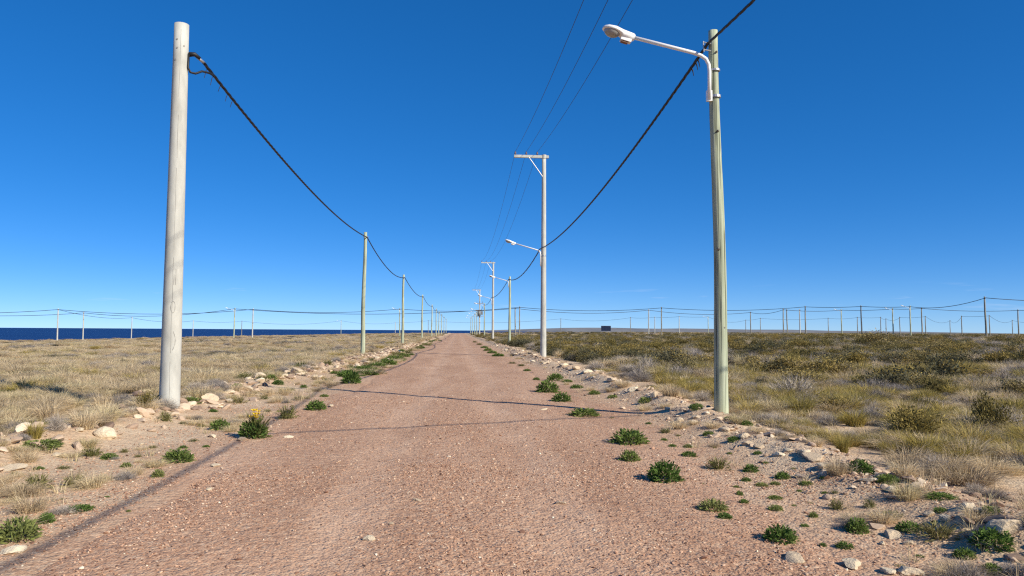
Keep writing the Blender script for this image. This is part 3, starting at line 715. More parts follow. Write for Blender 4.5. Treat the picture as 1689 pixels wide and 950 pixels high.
def lamp_parts(parent, path, head0, head1, rust=True, full=True):
    """bracket arm along path, then a cobra lamp head from head0 to head1 (local coordinates of the pole)"""
    a = MB().tube(path, .036, 8).build('lamp_arm', 'white', parent, True)
    h0, h1 = Vector(head0), Vector(head1); d = (h1-h0); L = d.length; d.normalize(); sidev = Vector((0, 1, 0)); up = d.cross(sidev); up = up if up.z > 0 else -up
    key = round(L, 3)
    secs = [(0, .05, .05, .05), (.06, .075, .065, .075), (.36, .09, .075, .08), (.46, .12, .075, .03), (.62, .155, .085, .015), (.84, .15, .07, .012), (.95, .10, .05, .01), (1.0, .05, .03, .008)]
    vs, fs, n = [], [], 12
    for (u, wd, tp, bt) in secs:
        for j in range(n):
            an = 2*math.pi*j/n; cu, su = math.cos(an), math.sin(an)
            vs.append(h0+d*(u*L)+sidev*(wd*math.copysign(abs(cu)**.7, cu))+up*((tp if su > 0 else bt)*math.copysign(abs(su)**.7, su)))
    k = len(secs); fs = [(i*n+j, i*n+(j+1) % n, (i+1)*n+(j+1) % n, (i+1)*n+j) for i in range(k-1) for j in range(n)]+[tuple(range(n)), tuple((k-1)*n+j for j in range(n))]
    hd = MB().add(vs, fs).build('lamp_head', 'white', parent, True)
    if full:
        vs, fs = [], []
        for i in range(6):
            ph = i/5*math.pi/2
            for j in range(14):
                an = 2*math.pi*j/14
                vs.append(h0+d*(L*.70+L*.25*math.cos(ph)*math.cos(an))+sidev*(.135*math.cos(ph)*math.sin(an))-up*(.012+.105*math.sin(ph)))
        fs = [(i*14+j, i*14+(j+1) % 14, (i+1)*14+(j+1) % 14, (i+1)*14+j) for i in range(5) for j in range(14)]
        MB().add(vs, fs).build('lens', 'lens', hd, True)
        rot = Matrix((d, sidev, up)).transposed()
        MB().box(h0+d*(.24*L)-up*.09, (.2, .12, .06), rot).build('gear_cover', 'white', hd)
        MB().box(h0+d*(.27*L)-up*.135, (.13, .09, .03), rot).build('photocell_base', 'rust', hd)
    return a, hd

# near concrete pole on the left, where the cable ends
x, y = -5.42, 14.5; z = gz(x, y)
L1 = tag(empty('concrete_pole', (x, y, z)), 'thick pale concrete pole standing nearest on the left of the road', 'utility pole')
shaft(7.36, .188, .134, n=28, rings=10, seed=1).build('pole_shaft', 'concrete', L1, True)
def on_shaft(h, ang, out=.0): r = .188+(.134-.188)*(h+.25)/7.61+out; return Vector((r*math.cos(ang), r*math.sin(ang), h))
A0 = RAD(-73)
for h0_, h1_, r_ in ((.0, .9, .0035), (1.0, 2.9, .004), (2.95, 4.6, .003), (4.7, 5.6, .004), (5.9, 7.3, .003)):
    MB().tube([on_shaft(h, A0+.02*math.sin(h*7), -.0005) for h in np.arange(h0_, h1_, .12)], [r_*(.5+.6*abs(math.sin(h*5.3))) for h in np.arange(h0_, h1_, .12)], 5).build('mould_seam', 'mark', L1)
cm = [[(2.28+.1*i, .30) for i in range(4)], [(2.28+.1*i, .12) for i in range(3)],
      [(1.86+.11*math.cos(q), .10+.22*math.sin(q)) for q in np.linspace(0, 6.1, 14)], [(1.05+.36*u, .18+.25*math.sin(u*3.1)) for u in np.linspace(0, 1, 9)]]
for st in cm: MB().tube([on_shaft(h, A0+a_, -.001) for h, a_ in st], [.0055+.0025*math.sin(q*2.1) for q in range(len(st))], 5).build('cast_mark', 'mark', L1)
for h, a_ in ((7.02, -.5), (6.85, -.45), (6.62, -.62), (6.9, .45)): MB().tube([on_shaft(h, A0+a_, -.01), on_shaft(h, A0+a_, .004)], .018, 8).build('bolt_hole', 'mark', L1)
MB().tube([(.15, .02, 6.78), (.24, .06, 6.80), (.33, .12, 6.74)], [.05, .045, .03], 8).build('dead_end_clamp', 'black', L1, True)
MB().tube([(.27, .10, 6.765), (.36, .22, 6.70)], .028, 8).build('clamp_sleeve', 'steel', L1, True)
MB().tube([(.15, -.01, 6.78), (.155, -.03, 6.5), (.19, 0, 6.42), (.27, .06, 6.42), (.36, .15, 6.50), (.45, .3, 6.52), (.5, .5, 6.52)], .022, 7).build('cable_loop', 'black', L1, True)

def wood_pole(x, y, h, r0, r1, label, seed, lean=(0, 0), group=None, mat='wood', side=1, rings=16, wob=.03):
    z = gz(x, y); e = tag(empty('wooden_pole', (x, y, z)), label, 'utility pole', group)
    shaft(h, r0, r1, wob, lean, seed=seed, rings=rings).build('pole_shaft', mat, e, True)
    tx = lean[0]*(h-.3)
    MB().box((tx+side*(r1+.05), 0, h-.28), (.12, .05, .05)).build('cable_bracket', 'steel', e)
    ring(h-.28, r1*1.16, .05, (tx, lean[1]*(h-.3))).build('bracket_band', 'steel', e)
    return e
LPOLES = [(-5.75, 45.5, 7.5), (-5.7, 77, 7.3), (-5.75, 119, 7.2), (-5.75, 163, 7.2), (-5.7, 193, 7.2), (-5.75, 223, 7.2), (-5.75, 258, 7.3), (-5.7, 302, 7.3), (-5.7, 356, 7.3)]
LL = ['green tinted wooden pole, nearest wooden one on the left of the road'] + ['green tinted wooden pole on the left of the road, %s wooden one from the camera' % ordinal(i) for i in range(1, 9)]
for i, (x, y, h) in enumerate(LPOLES):
    wood_pole(x, y, h, .145, .095, LL[i], 30+i, (.004, 0), 'wooden poles left of the road', side=1, rings=16 if i < 3 else 6, wob=.03)

# near wooden lamp post on the right
x, y = 4.82, 13.3; z = gz(x, y)
P1 = tag(empty('lamp_post', (x, y, z)), 'tall green tinted wooden post with white lamp arm, nearest on the right', 'lamp post', 'lamp posts right of the road')
lx = -.010
shaft(7.14, .121, .078, .02, (lx, 0), seed=5, rings=26, n=20).build('pole_shaft', 'wood', P1, True)
o = lx*6.5
lamp_parts(P1, [(o-.13, -.06, 5.80), (o-.125, -.06, 6.33), (o-.14, -.06, 6.46), (o-.19, -.06, 6.56), (o-.28, -.06, 6.62), (o-.42, -.06, 6.67), (o-1.6, -.06, 6.93)], (o-1.54, -.06, 6.915), (o-2.14, -.06, 7.08))
MB().box((o-.125, -.03, 5.87), (.10, .07, .20)).build('arm_foot', 'white', P1)
ring(5.87, .098, .045, (lx*6, 0)).build('clamp_band', 'steel', P1); ring(6.37, .094, .035, (lx*6.5, 0)).build('clamp_band', 'steel', P1)
for h_ in (6.87, 6.73): MB().tube([(o-.07, -.02, h_), (o-.22, -.03, h_+.02)], .012, 6).build('hook_bolt', 'steel', P1)
MB().tube([(o-.22, -.03, 6.71), (o-.23, -.03, 6.91)], .012, 6).build('hook_bolt', 'steel', P1)
for h_, a_, s_ in ((3.0, -1.9, .03), (2.98, -.4, .018), (5.2, -1.5, .02), (6.7, -1.4, .018), (1.55, -1.2, .022)):
    r_ = .128-(.046*h_/7.3); MB().tube([(lx*h_+(r_-.02)*math.cos(a_), (r_-.02)*math.sin(a_), h_), (lx*h_+(r_+.012)*math.cos(a_), (r_+.012)*math.sin(a_), h_+.01)], [s_*1.3, s_*.6], 8).build('knot', 'greywood', P1, True)

def std_lamp(parent, h, dx=0, full=True):
    lamp_parts(parent, [(dx-.14, -.08, h-1.1), (dx-.14, -.08, h-.62), (dx-.2, -.08, h-.48), (dx-.34, -.08, h-.40), (dx-1.6, -.08, h-.06)], (dx-1.55, -.08, h-.075), (dx-2.2, -.08, h+.12), full=full)

# tall concrete power poles with a three-insulator crossarm
HVL = ['tall concrete power pole with one-sided crossarm and lamp arm, nearest on the right', 'tall concrete power pole with crossarm, second from the camera', 'tall power pole carrying a transformer far down the right side']
HV = [(5.2, 45, 12.45), (5.35, 114, 12.2), (5.4, 187, 11.9)]
for i, (x, y, h) in enumerate(HV):
    z = gz(x, y); e = tag(empty('power_pole', (x, y, z)), HVL[i], 'power pole', 'tall concrete power poles')
    shaft(h, .19, .125, n=18, rings=6, seed=50+i).build('pole_shaft', 'concrete', e, True)
    MB().box((-.78, -.02, h-.10), (2.15, .16, .16)).build('crossarm', 'concrete', e)
    ring(h-.1, .15, .24).build('crossarm_collar', 'concrete', e)
    MB().tube([(-.10, -.11, h-1.35), (-.95, -.12, h-.16)], .028, 6).build('brace', 'steel', e)
    for ix in (-1.78, -1.1, -.42):
        ins = MB().tube([(ix, 0, h-.03), (ix, 0, h+.05), (ix, 0, h+.06), (ix, 0, h+.11), (ix, 0, h+.12), (ix, 0, h+.2)], [.02, .02, .07, .06, .045, .04], 8).build('insulator', 'porcelain', e, True)
    for h_ in (6.2, 6.75): ring(h_, .175, .05).build('clamp_band', 'steel', e)
    lamp_parts(e, [(-.19, -.06, 5.55), (-.19, -.06, 6.25), (-.24, -.06, 6.46), (-.36, -.06, 6.54), (-1.75, -.06, 6.93)], (-1.72, -.06, 6.92), (-2.38, -.06, 7.14))
    if i == 2:
        for h_ in (5.2, 6.7, 8.4): MB().box((0, -.2, h_), (1.9, .5, .14)).build('platform', 'steel', e)
        tk = MB(); tk.tube([(-.15, -.45, 5.3), (-.15, -.45, 6.5)], .42, 14); bd = tk.build('transformer_tank', 'tank', e, True)
        for q in (-.3, 0, .3): MB().tube([(q-.1, -.45, 6.5), (q-.1, -.45, 6.85)], [.06, .04], 8).build('bushing', 'porcelain', bd, True)
        MB().box((.55, -.35, 6.0), (.45, .4, .9)).build('switch_box', 'tank', e)
        for q in (-.7, 0, .7): MB().tube([(q, -.3, 8.4), (q, -.38, 8.9)], .05, 6).build('fuse_holder', 'porcelain', e)
RP = [(5.4, 77.5, 7.3), (5.4, 152, 7.2), (5.4, 214, 7.2), (5.4, 240, 7.2), (5.4, 282, 7.2), (5.4, 318, 7.2)]
for i, (x, y, h) in enumerate(RP):
    e = wood_pole(x, y, h, .14, .095, 'wooden lamp post right of the road, %s beyond the nearest power pole' % ordinal(i), 70+i, (0, 0), 'lamp posts right of the road', side=-1, rings=8, wob=.02)
    e.name = 'lamp_post'; e['category'] = 'lamp post'; std_lamp(e, h-.05, 0, i < 2)

# cross-street and horizon poles
far = {}
for i, (x, y, h, k, ch) in enumerate(FAR_POLES):
    far.setdefault(ch, []).append((x, y, h))
vis = sorted([(math.atan2(x, y), i) for i, (x, y, h, k, ch) in enumerate(FAR_POLES)])
rank = {'left': 0, 'right': 0}
protos = {}
for a_, i in vis:
    x, y, h, k, ch = FAR_POLES[i]; px_side = 'left' if x < 0 else 'right'
    inview = -.56 < a_-.072 < .62
    if not inview: continue
    lab = 'thin %s pole by the horizon %s of the road, %s from the left' % ({'w': 'grey wooden', 'c': 'pale concrete', 'l': 'wooden lamp'}[k], px_side, ordinal(rank[px_side])); rank[px_side] += 1
    e = tag(empty('horizon_pole', (x, y, gz(x, y))), lab, 'utility pole', 'poles of the cross streets by the horizon')
    R = np.random.default_rng(100+i); ln = (R.uniform(-.012, .012), 0)
    if k not in protos:
        protos[k] = (shaft(7.3, .17, .12, 0 if k == 'c' else .04, (0, 0), n=8, rings=6, seed=9).build('pole_shaft', {'w': 'greywood', 'c': 'concrete', 'l': 'wood'}[k], e, True), )
        s_ = protos[k][0]
    else: s_ = protos[k][0].copy(); link(s_); s_.parent = e
    s_.scale = (1, 1, h/7.3); s_.rotation_euler = (0, ln[0], 0)
    MB().box((0, -.14, h-.25), (.3, .1, .12)).build('cable_bracket', 'black', e)
    if k == 'l': std_lamp(e, h-.05, 0, False)

# ---------------------------------------------------------------- cables
def span(a, b, sag, n):
    a, b = Vector(a), Vector(b); return [a.lerp(b, i/n)-Vector((0, 0, 4*sag*(i/n)*(1-i/n))) for i in range(n+1)]
def path_of(pts, sags, n):
    out = []
    for i in range(len(pts)-1):
        s = span(pts[i], pts[i+1], sags[i] if hasattr(sags, '__len__') else sags, n[i] if hasattr(n, '__len__') else n); out += s if not out else s[1:]
    return out
def twisted(mb, path, r, strand, pitch, n=3):
    ds = [0]
    for i in range(1, len(path)): ds.append(ds[-1]+(path[i]-path[i-1]).length)
    for k in range(n):
        q = []
        for i, p in enumerate(path):
            d = (path[min(i+1, len(path)-1)]-path[max(i-1, 0)]).normalized(); u = d.cross(Vector((0, 0, 1))).normalized(); wv = u.cross(d)
            a = 2*math.pi*(ds[i]/pitch+k/n); q.append(p+r*(math.cos(a)*u+math.sin(a)*wv))
        mb.tube(q, strand, 5)
# left line: from the dead-end clamp on the concrete pole away down the road
att = [(-5.06, 14.72, z_) for z_ in (gz(-5.42, 14.5)+6.70,)]+[(x+.15, y, gz(x, y)+h-.3) for x, y, h in LPOLES]
mb = MB(); twisted(mb, span(att[0], att[1], .50, 240), .016, .019, 1.0)
twisted(mb, span(att[1], att[2], .75, 120), .022, .019, .8)
mb.tube(path_of(att[2:], .6, 12), .04, 6)
c = tag(mb.build('overhead_cable', 'black', None, True), 'black twisted overhead cable sagging along the poles left of the road', 'cable')
tp = span(att[0], att[1], .50, 240)
for i_ in (2, 5, 9, 13, 16): MB().tube([tp[i_], tp[i_]+Vector((-.02, -.03, -.07)), tp[i_]+Vector((-.05, -.03, -.16-.03*(i_ % 3)))], [.009, .008, .005], 5).build('cable_tie', 'black', c)
# right line
p1z = gz(4.82, 13.3)
att = [(4.45, -17, 7.0), (4.6, 13.2, p1z+6.85)]+[(5.2-.22, 45, 6.62), (5.4-.14, 77.5, 7.0), (5.35-.2, 114, 6.7), (5.26, 152, 6.9), (5.2, 187, 6.7), (5.26, 214, 6.9), (5.26, 240, 6.9), (5.26, 282, 6.9), (5.26, 318, 6.9)]
mb = MB(); twisted(mb, span(att[0], att[1], .62, 220), .012, .015, 1.0); twisted(mb, span(att[1], att[2], .62, 240), .015, .018, 1.0); twisted(mb, span(att[2], att[3], .7, 110), .024, .02, .8)
mb.tube(path_of(att[3:], .5, 12), .036, 6)
c = tag(mb.build('overhead_cable', 'black', None, True), 'black twisted overhead cable sagging along the lamp posts right of the road', 'cable')
tp = span(att[1], att[2], .62, 240)
for i_ in (5, 6, 8): MB().tube([tp[i_], tp[i_]+Vector((.03, 0, -.06)), tp[i_]+Vector((.05, 0, -.16))], [.02, .012, .006], 5).build('cable_tie', 'black', c)
# service cable leaving the line to the right, above the frame; only its shadow falls on the road
tag(MB().tube(span((4.55, 5.0, 6.42), (42, 17.5, 9.0), .5, 40), .022, 6).build('service_cable', 'black', None, True), 'thin cable branching right above the frame, its faint shadow crossing the road', 'cable')
# three bare conductors of the power line
for k, ix in enumerate((-1.78, -1.1, -.42)):
    pts = [(5.2+ix, -21, 12.3)]+[(x+ix, y, gz(x, y)+h+.2) for x, y, h in HV]
    tag(MB().tube(path_of(pts, [1.75, 1.5, 1.4], [60, 24, 12]), .0095, 5).build('power_line', 'alu', None, True), '%s thin bare power line crossing the blue sky to the crossarms' % ('leftmost', 'middle', 'rightmost')[k], 'cable', 'bare power lines')
CL = {'c1': 'black cable of the nearer cross street strung along the horizon, lower line', 'c2': 'black cable of the nearer cross street strung along the horizon, upper line', 'c3': 'thin cable of the far cross street strung low along the horizon'}
for ch in ('c1', 'c2', 'c3'):
    pts = sorted([(x, y-.16, gz(x, y)+h-.25) for x, y, h in far[ch]], key=lambda p: math.atan2(p[0], p[1]))
    sg = [min(1.5, .9*((Vector(pts[i+1])-Vector(pts[i])).length/40)**2+.1) for i in range(len(pts)-1)]
    tag(MB().tube(path_of(pts, sg, 10), .055 if ch != 'c3' else .04, 5).build('overhead_cable', 'black', None, True), CL[ch], 'cable')
pts = [(x, y-.16, gz(x, y)+h-.25) for x, y, h in [far['c1'][1], far['c4'][0], far['c3'][0]]]
tag(MB().tube(path_of(pts, .9, 10), .045, 5).build('overhead_cable', 'black', None, True), 'black cable dipping from the leftmost pale pole toward the sea', 'cable')

# solar panel stand and hut on the horizon
x, y = 66.6, 330; z = gz(x, y)
e = tag(empty('solar_panel_stand', (x, y, z)), 'dark upright panelled stand on the right horizon, left of the concrete poles', 'solar panel')
for sx_ in (-1.12, 1.12):
    for k in range(3): MB().box((sx_+(k-1)*.72, 0, 2.35), (.69, .06, 2.3), Matrix.Rotation(RAD(-8), 3, 'X')).build('panel', 'panel', e)
MB().box((0, .14, 2.35), (4.5, .05, 2.35), Matrix.Rotation(RAD(-8), 3, 'X')).build('backing_frame', 'steel', e)
for sx_ in (-1.8, 0, 1.8): MB().box((sx_, .3, .7), (.12, .12, 1.9)).build('post', 'steel', e)
x, y = 160, 640; z = gz(x, y)
e = tag(empty('hut', (x, y, z)), 'tiny white hut far away on the right horizon', 'hut')
MB().box((0, 0, .9), (2.2, 2, 1.9)).build('wall', 'white', e); MB().add([(-1.2, -1.1, 1.86), (1.2, -1.1, 1.86), (1.2, 1.1, 1.86), (-1.2, 1.1, 1.86), (0, -1.1, 2.4), (0, 1.1, 2.4)], [(0, 1, 4), (2, 3, 5), (0, 4, 5, 3), (1, 2, 5, 4), (0, 3, 2, 1)]).build('roof', 'steel', e)

# ---------------------------------------------------------------- plant prototypes (unit size: about 1 wide, height given)
def blades_mesh(name, mat, fn, count, seed):
    """fn(R) -> (points [3 or 4], widths, tint, side) ; flat tapering strips"""
    R = np.random.default_rng(seed); V = []; Fc = []; T = []
    for i in range(count):
        pts, wd, tint = fn(R, i)
        d = pts[-1]-pts[0]; s = np.cross(d, R.normal(size=3)); s = s/(np.linalg.norm(s)+1e-9)
        b = len(V); k = len(pts)
        for j in range(k-1): V += [pts[j]-s*wd[j], pts[j]+s*wd[j]]; T += [tint, tint]
        V.append(pts[-1]); T.append(tint)
        for j in range(k-2): Fc.append((b+2*j, b+2*j+1, b+2*j+3, b+2*j+2))
        Fc.append((b+2*(k-2), b+2*(k-2)+1, b+2*(k-1)))
    me = bpy.data.meshes.new(name); me.from_pydata([tuple(map(float, v)) for v in V], [], Fc); me.update()
    at_ = me.attributes.new('tint', 'FLOAT', 'POINT'); at_.data.foreach_set('value', np.array(T, np.float32))
    me.materials.append(M[mat]); return me
def grass_fn(spread, wid, droop, hmin=.5, base=.16):
    def fn(R, i):
        a = R.uniform(0, 6.28); r = base*math.sqrt(R.uniform()); o_ = np.array([r*math.cos(a), r*math.sin(a), 0])
        a2 = a+R.normal(0, .5); out = spread*R.uniform(.1, 1)**.8; h = R.uniform(hmin, 1.0)*(1.25 if R.uniform() < .06 else 1)
        d = np.array([math.cos(a2), math.sin(a2), 0])
        p1 = o_+d*out*.3+np.array([0, 0, h*.5]); p2 = o_+d*out+np.array([0, 0, h*(1-droop*out)])
        return [o_, p1, p2], [wid, wid*.8], R.uniform()
    return fn
def leafy_fn(wid, hgt, llen):
    """leaves carried on short ascending stems filling a dome"""
    def fn(R, i):
        a = R.uniform(0, 6.28); el = math.acos(R.uniform(.0, 1)); rr = R.uniform(.25, 1)**.6
        out = np.array([math.cos(a)*math.sin(el)*.42, math.sin(a)*math.sin(el)*.42, hgt*.85*math.cos(el)])*rr
        d = out/(np.linalg.norm(out)+1e-6)*.8+np.array([0, 0, .2])+R.normal(0, .42, 3); d = d/np.linalg.norm(d); L = llen*R.uniform(.6, 1.2)
        m_ = out+d*L*.55; e_ = out+d*L+np.array([0, 0, -.15*L])
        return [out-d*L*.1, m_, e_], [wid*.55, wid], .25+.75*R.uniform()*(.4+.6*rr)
    return fn
def twig_fn(wid, hgt, sp=.5):
    def fn(R, i):
        a = R.uniform(0, 6.28); el = math.acos(R.uniform(.05, 1)); dirv = np.array([math.cos(a)*math.sin(el)*sp, math.sin(a)*math.sin(el)*sp, hgt*math.cos(el)])
        s0 = R.uniform(0, .7) if i % 3 else 0.; p0 = dirv*s0+R.normal(0, .03, 3); p0[2] = max(p0[2], 0)
        p1 = dirv*(s0+(1-s0)*.5)+R.normal(0, .05, 3); p2 = dirv*R.uniform(.85, 1.1)+R.normal(0, .07, 3)
        return [p0, p1, p2], [wid*(1.4-s0), wid*.7], R.uniform()
    return fn
def bush_fn(wid, hgt, llen):
    cl = np.random.default_rng(int(wid*1e5)+int(hgt*100)).normal(size=(14, 3)); cl /= np.linalg.norm(cl, axis=1)[:, None]; cl[:, 2] = np.abs(cl[:, 2])
    def fn(R, i):
        if i % 9 == 0: return twig_fn(wid*.4, hgt)(R, 0)
        c_ = cl[R.integers(14)]; p = c_*R.uniform(.55, .95)+R.normal(0, .20, 3); p[2] = abs(p[2]); rad = min(np.linalg.norm(p), 1.1)
        p = p*np.array([.46, .46, hgt*.85]); d = R.normal(size=3)+p*1.5+np.array([0, 0, .8]); d /= np.linalg.norm(d); L = llen*R.uniform(.5, 1.3)
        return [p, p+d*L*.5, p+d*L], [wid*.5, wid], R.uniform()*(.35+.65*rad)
    return fn
PR = {}
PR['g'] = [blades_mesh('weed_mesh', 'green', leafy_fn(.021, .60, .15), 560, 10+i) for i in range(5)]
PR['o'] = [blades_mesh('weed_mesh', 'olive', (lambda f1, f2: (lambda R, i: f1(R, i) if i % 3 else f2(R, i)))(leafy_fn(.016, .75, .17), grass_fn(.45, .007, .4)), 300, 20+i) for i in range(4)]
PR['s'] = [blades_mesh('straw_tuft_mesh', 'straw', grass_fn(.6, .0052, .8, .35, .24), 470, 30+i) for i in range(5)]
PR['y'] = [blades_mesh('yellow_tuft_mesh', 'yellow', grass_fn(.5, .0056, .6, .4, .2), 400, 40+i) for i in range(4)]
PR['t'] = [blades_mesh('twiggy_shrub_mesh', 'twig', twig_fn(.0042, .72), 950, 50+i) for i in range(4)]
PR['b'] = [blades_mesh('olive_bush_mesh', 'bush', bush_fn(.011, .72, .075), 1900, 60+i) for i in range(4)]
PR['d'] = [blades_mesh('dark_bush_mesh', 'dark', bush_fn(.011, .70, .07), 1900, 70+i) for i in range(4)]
PR['w'] = [blades_mesh('wisp_mesh', 'straw', grass_fn(.5, .008, .7, .3), 26, 80+i) for i in range(4)]

def place(me, name, x, y, w_, h_, label, cat, group=None, sink=.01):
    o = link(bpy.data.objects.new(name, me)); o.location = (x, y, gz(x, y)-sink); o.rotation_euler = (0, 0, rng.uniform(0, 6.28))
    return o if not label else tag(o, label, cat, group)
cnt = {}
HG = {'g': .66, 'o': .9, 's': .9, 'y': .95, 't': .74, 'b': .75, 'd': .72}
WSORT = sorted(range(len(WEEDS)), key=lambda i: WEEDS[i][1])
for i in WSORT:
    x, y, w_, h_, k, lab = WEEDS[i]; side = 'left' if x < 0 else 'right'
    if not lab:
        j = cnt.get((side, k), 0); cnt[(side, k)] = j+1
        lab = 'small %s weed on the %s roadside gravel, %s nearest of these' % ('dark green' if k == 'g' else 'olive', side, ordinal(j))
    o = place(PR[k][rng.integers(len(PR[k]))], 'weed', x, y+w_*.3, w_, h_, lab, 'weed', 'weeds on the %s side of the road' % side)
    s = w_*1.08; o.scale = (s, s, max(h_, .28*w_)/HG[k]*rng.uniform(.85, 1.05))
# the flowering weed by the road
x, y = -3.0, 11.25
e = tag(empty('flowering_weed', (x, y, gz(x, y))), 'bushy green weed with yellow flowers at the left edge of the road', 'weed')
f = link(bpy.data.objects.new('foliage', PR['g'][1])); f.parent = e; f.scale = (.46, .46, .50)
f = link(bpy.data.objects.new('dry_stalks', PR['o'][2])); f.parent = e; f.scale = (.48, .48, .5); f.location = (.06, .03, 0)
for q in range(11):
    a = q*2.4; cx_, cy_, cz_ = .05+.07*math.cos(a)*rng.uniform(.3, 1), -.05+.06*math.sin(a), .33+rng.uniform(-.05, .07); mb = MB()
    for l_ in range(5):
        b = l_*1.257; mb.add([(cx_, cy_, cz_), (cx_+.034*math.cos(b-.5), cy_+.034*math.sin(b-.5), cz_+.02), (cx_+.048*math.cos(b), cy_+.048*math.sin(b), cz_+.03), (cx_+.034*math.cos(b+.5), cy_+.034*math.sin(b+.5), cz_+.02)], [(0, 1, 2, 3)])
    mb.build('flower', 'flower', e)
ADJ = {'y': ('grass_tuft', 'yellow green grass tuft', 'grass tuft'), 's': ('grass_tuft', 'pale straw grass tuft', 'grass tuft'), 't': ('twiggy_shrub', 'grey leafless twiggy shrub', 'shrub'), 'o': ('shrub', 'olive brown bush', 'shrub'), 'd': ('shrub', 'dark low bush', 'shrub')}
cnt = {}
for i in sorted(range(len(SHRUBS)), key=lambda i: SHRUBS[i][1]):
    x, y, w_, h_, k, lab = SHRUBS[i]; nm, ad, ca = ADJ[k]; side = 'left' if x < 0 else 'right'
    if not lab:
        j = cnt.get((side, k), 0); cnt[(side, k)] = j+1
        lab = '%s in the %s field, %s nearest of its kind' % (ad, side, ordinal(j))
    kk = 'b' if k == 'o' else k
    o = place(PR[kk][rng.integers(len(PR[kk]))], nm, x, y+w_*.3, w_, h_, lab, ca, 'plants in the %s field' % side)
    o.scale = (w_*1.05, w_*1.05, h_/HG[kk]*1.12)

# ---------------------------------------------------------------- rocks
def rock_mesh(seed, mat, sub=2, flat=.7):
    import bmesh
    R = np.random.default_rng(seed); bm = bmesh.new(); bmesh.ops.create_icosphere(bm, subdivisions=sub, radius=.5)
    pl = R.normal(size=(9, 3)); pl /= np.linalg.norm(pl, axis=1)[:, None]; dd = R.uniform(.24, .44, 9); st = R.uniform(.8, 1.2, 3)
    for v in bm.verts:
        p = np.array(v.co)
        for n_, d_ in zip(pl, dd):
            k = p@n_-d_
            if k > 0: p = p-n_*k
        v.co = p*st*np.array([1, 1, flat])+R.normal(0, .010, 3)
    me = bpy.data.meshes.new('rock_mesh'); bm.to_mesh(me); bm.free(); me.materials.append(M[mat]); return me
RK = [rock_mesh(i, 'rock', 3) for i in range(8)]
cnt = {}
for i in sorted(range(len(ROCKS)), key=lambda i: ROCKS[i][1]):
    x, y, w_, h_, k, lab = ROCKS[i]; side = 'left' if x < 0 else 'right'
    if not lab:
        j = cnt.get(side, 0); cnt[side] = j+1
        lab = 'pale stone on the %s side of the road, %s nearest of these' % (side, ordinal(j))
    o = link(bpy.data.objects.new('rock', RK[rng.integers(8)])); d_ = w_*rng.uniform(.7, 1.0)
    o.location = (x, y+.25*d_, gz(x, y+.25*d_)+h_*.17); o.rotation_euler = (rng.uniform(-.25, .25), rng.uniform(-.25, .25), rng.uniform(0, 6.28)); o.scale = (w_*1.1, w_*1.1, h_*1.45)
    tag(o, lab, 'rock', 'stones along the %s side' % side)

# ---------------------------------------------------------------- scattered stuff (instanced by geometry nodes)
def proto_col(name, meshes):
    c = bpy.data.collections.new(name)
    for i, me in enumerate(meshes): c.objects.link(bpy.data.objects.new('%s_%02d' % (name, i), me))
    return c
def scatter(name, P, S, rot, pick, col, label):
    me = bpy.data.meshes.new(name); n = len(P); me.vertices.add(n); me.vertices.foreach_set('co', np.asarray(P, np.float32).ravel())
    for an, ty, arr, key in (('scl', 'FLOAT_VECTOR', S, 'vector'), ('rot', 'FLOAT_VECTOR', rot, 'vector'), ('pick', 'INT', pick, 'value')):
        a = me.attributes.new(an, ty, 'POINT'); a.data.foreach_set(key, np.asarray(arr, np.float32 if ty != 'INT' else np.int32).ravel())
    o = link(bpy.data.objects.new(name, me)); tag(o, label, kind='stuff')
    g = bpy.data.node_groups.new(name+'_nodes', 'GeometryNodeTree')
    g.interface.new_socket('Geometry', in_out='INPUT', socket_type='NodeSocketGeometry'); g.interface.new_socket('Geometry', in_out='OUTPUT', socket_type='NodeSocketGeometry')
    gi, go = g.nodes.new('NodeGroupInput'), g.nodes.new('NodeGroupOutput'); ip = g.nodes.new('GeometryNodeInstanceOnPoints')
    ci = g.nodes.new('GeometryNodeCollectionInfo'); ci.inputs['Collection'].default_value = col; ci.inputs['Separate Children'].default_value = True; ci.inputs['Reset Children'].default_value = True
    def attr(nm, ty):
        a = g.nodes.new('GeometryNodeInputNamedAttribute'); a.data_type = ty; a.inputs['Name'].default_value = nm; return a.outputs['Attribute']
    ip.inputs['Pick Instance'].default_value = True
    e2r = g.nodes.new('FunctionNodeEulerToRotation')
    L = g.links.new
    L(gi.outputs[0], ip.inputs['Points']); L(ci.outputs[0], ip.inputs['Instance']); L(attr('pick', 'INT'), ip.inputs['Instance Index'])
    L(attr('rot', 'FLOAT_VECTOR'), e2r.inputs[0]); L(e2r.outputs[0], ip.inputs['Rotation']); L(attr('scl', 'FLOAT_VECTOR'), ip.inputs['Scale']); L(ip.outputs[0], go.inputs[0])
    md = o.modifiers.new('scatter', 'NODES'); md.node_group = g; return o
def wedge(n, d0, d1, a0, a1, power=2.):
    """random ground points in a fan from the camera; angles in degrees from the road axis"""
    u = rng.uniform(size=n); r = (d0**power+u*(d1**power-d0**power))**(1/power); a = np.radians(rng.uniform(a0, a1, n)); return r*np.sin(a), r*np.cos(a)
def stand(x, y, dz=0.): return np.stack([x, y, tz(x, y)+dz], -1)
def zrot(n, tilt=0.): return np.stack([rng.normal(0, tilt, n) if tilt else np.zeros(n), rng.normal(0, tilt, n) if tilt else np.zeros(n), rng.uniform(0, 6.28, n)], -1)

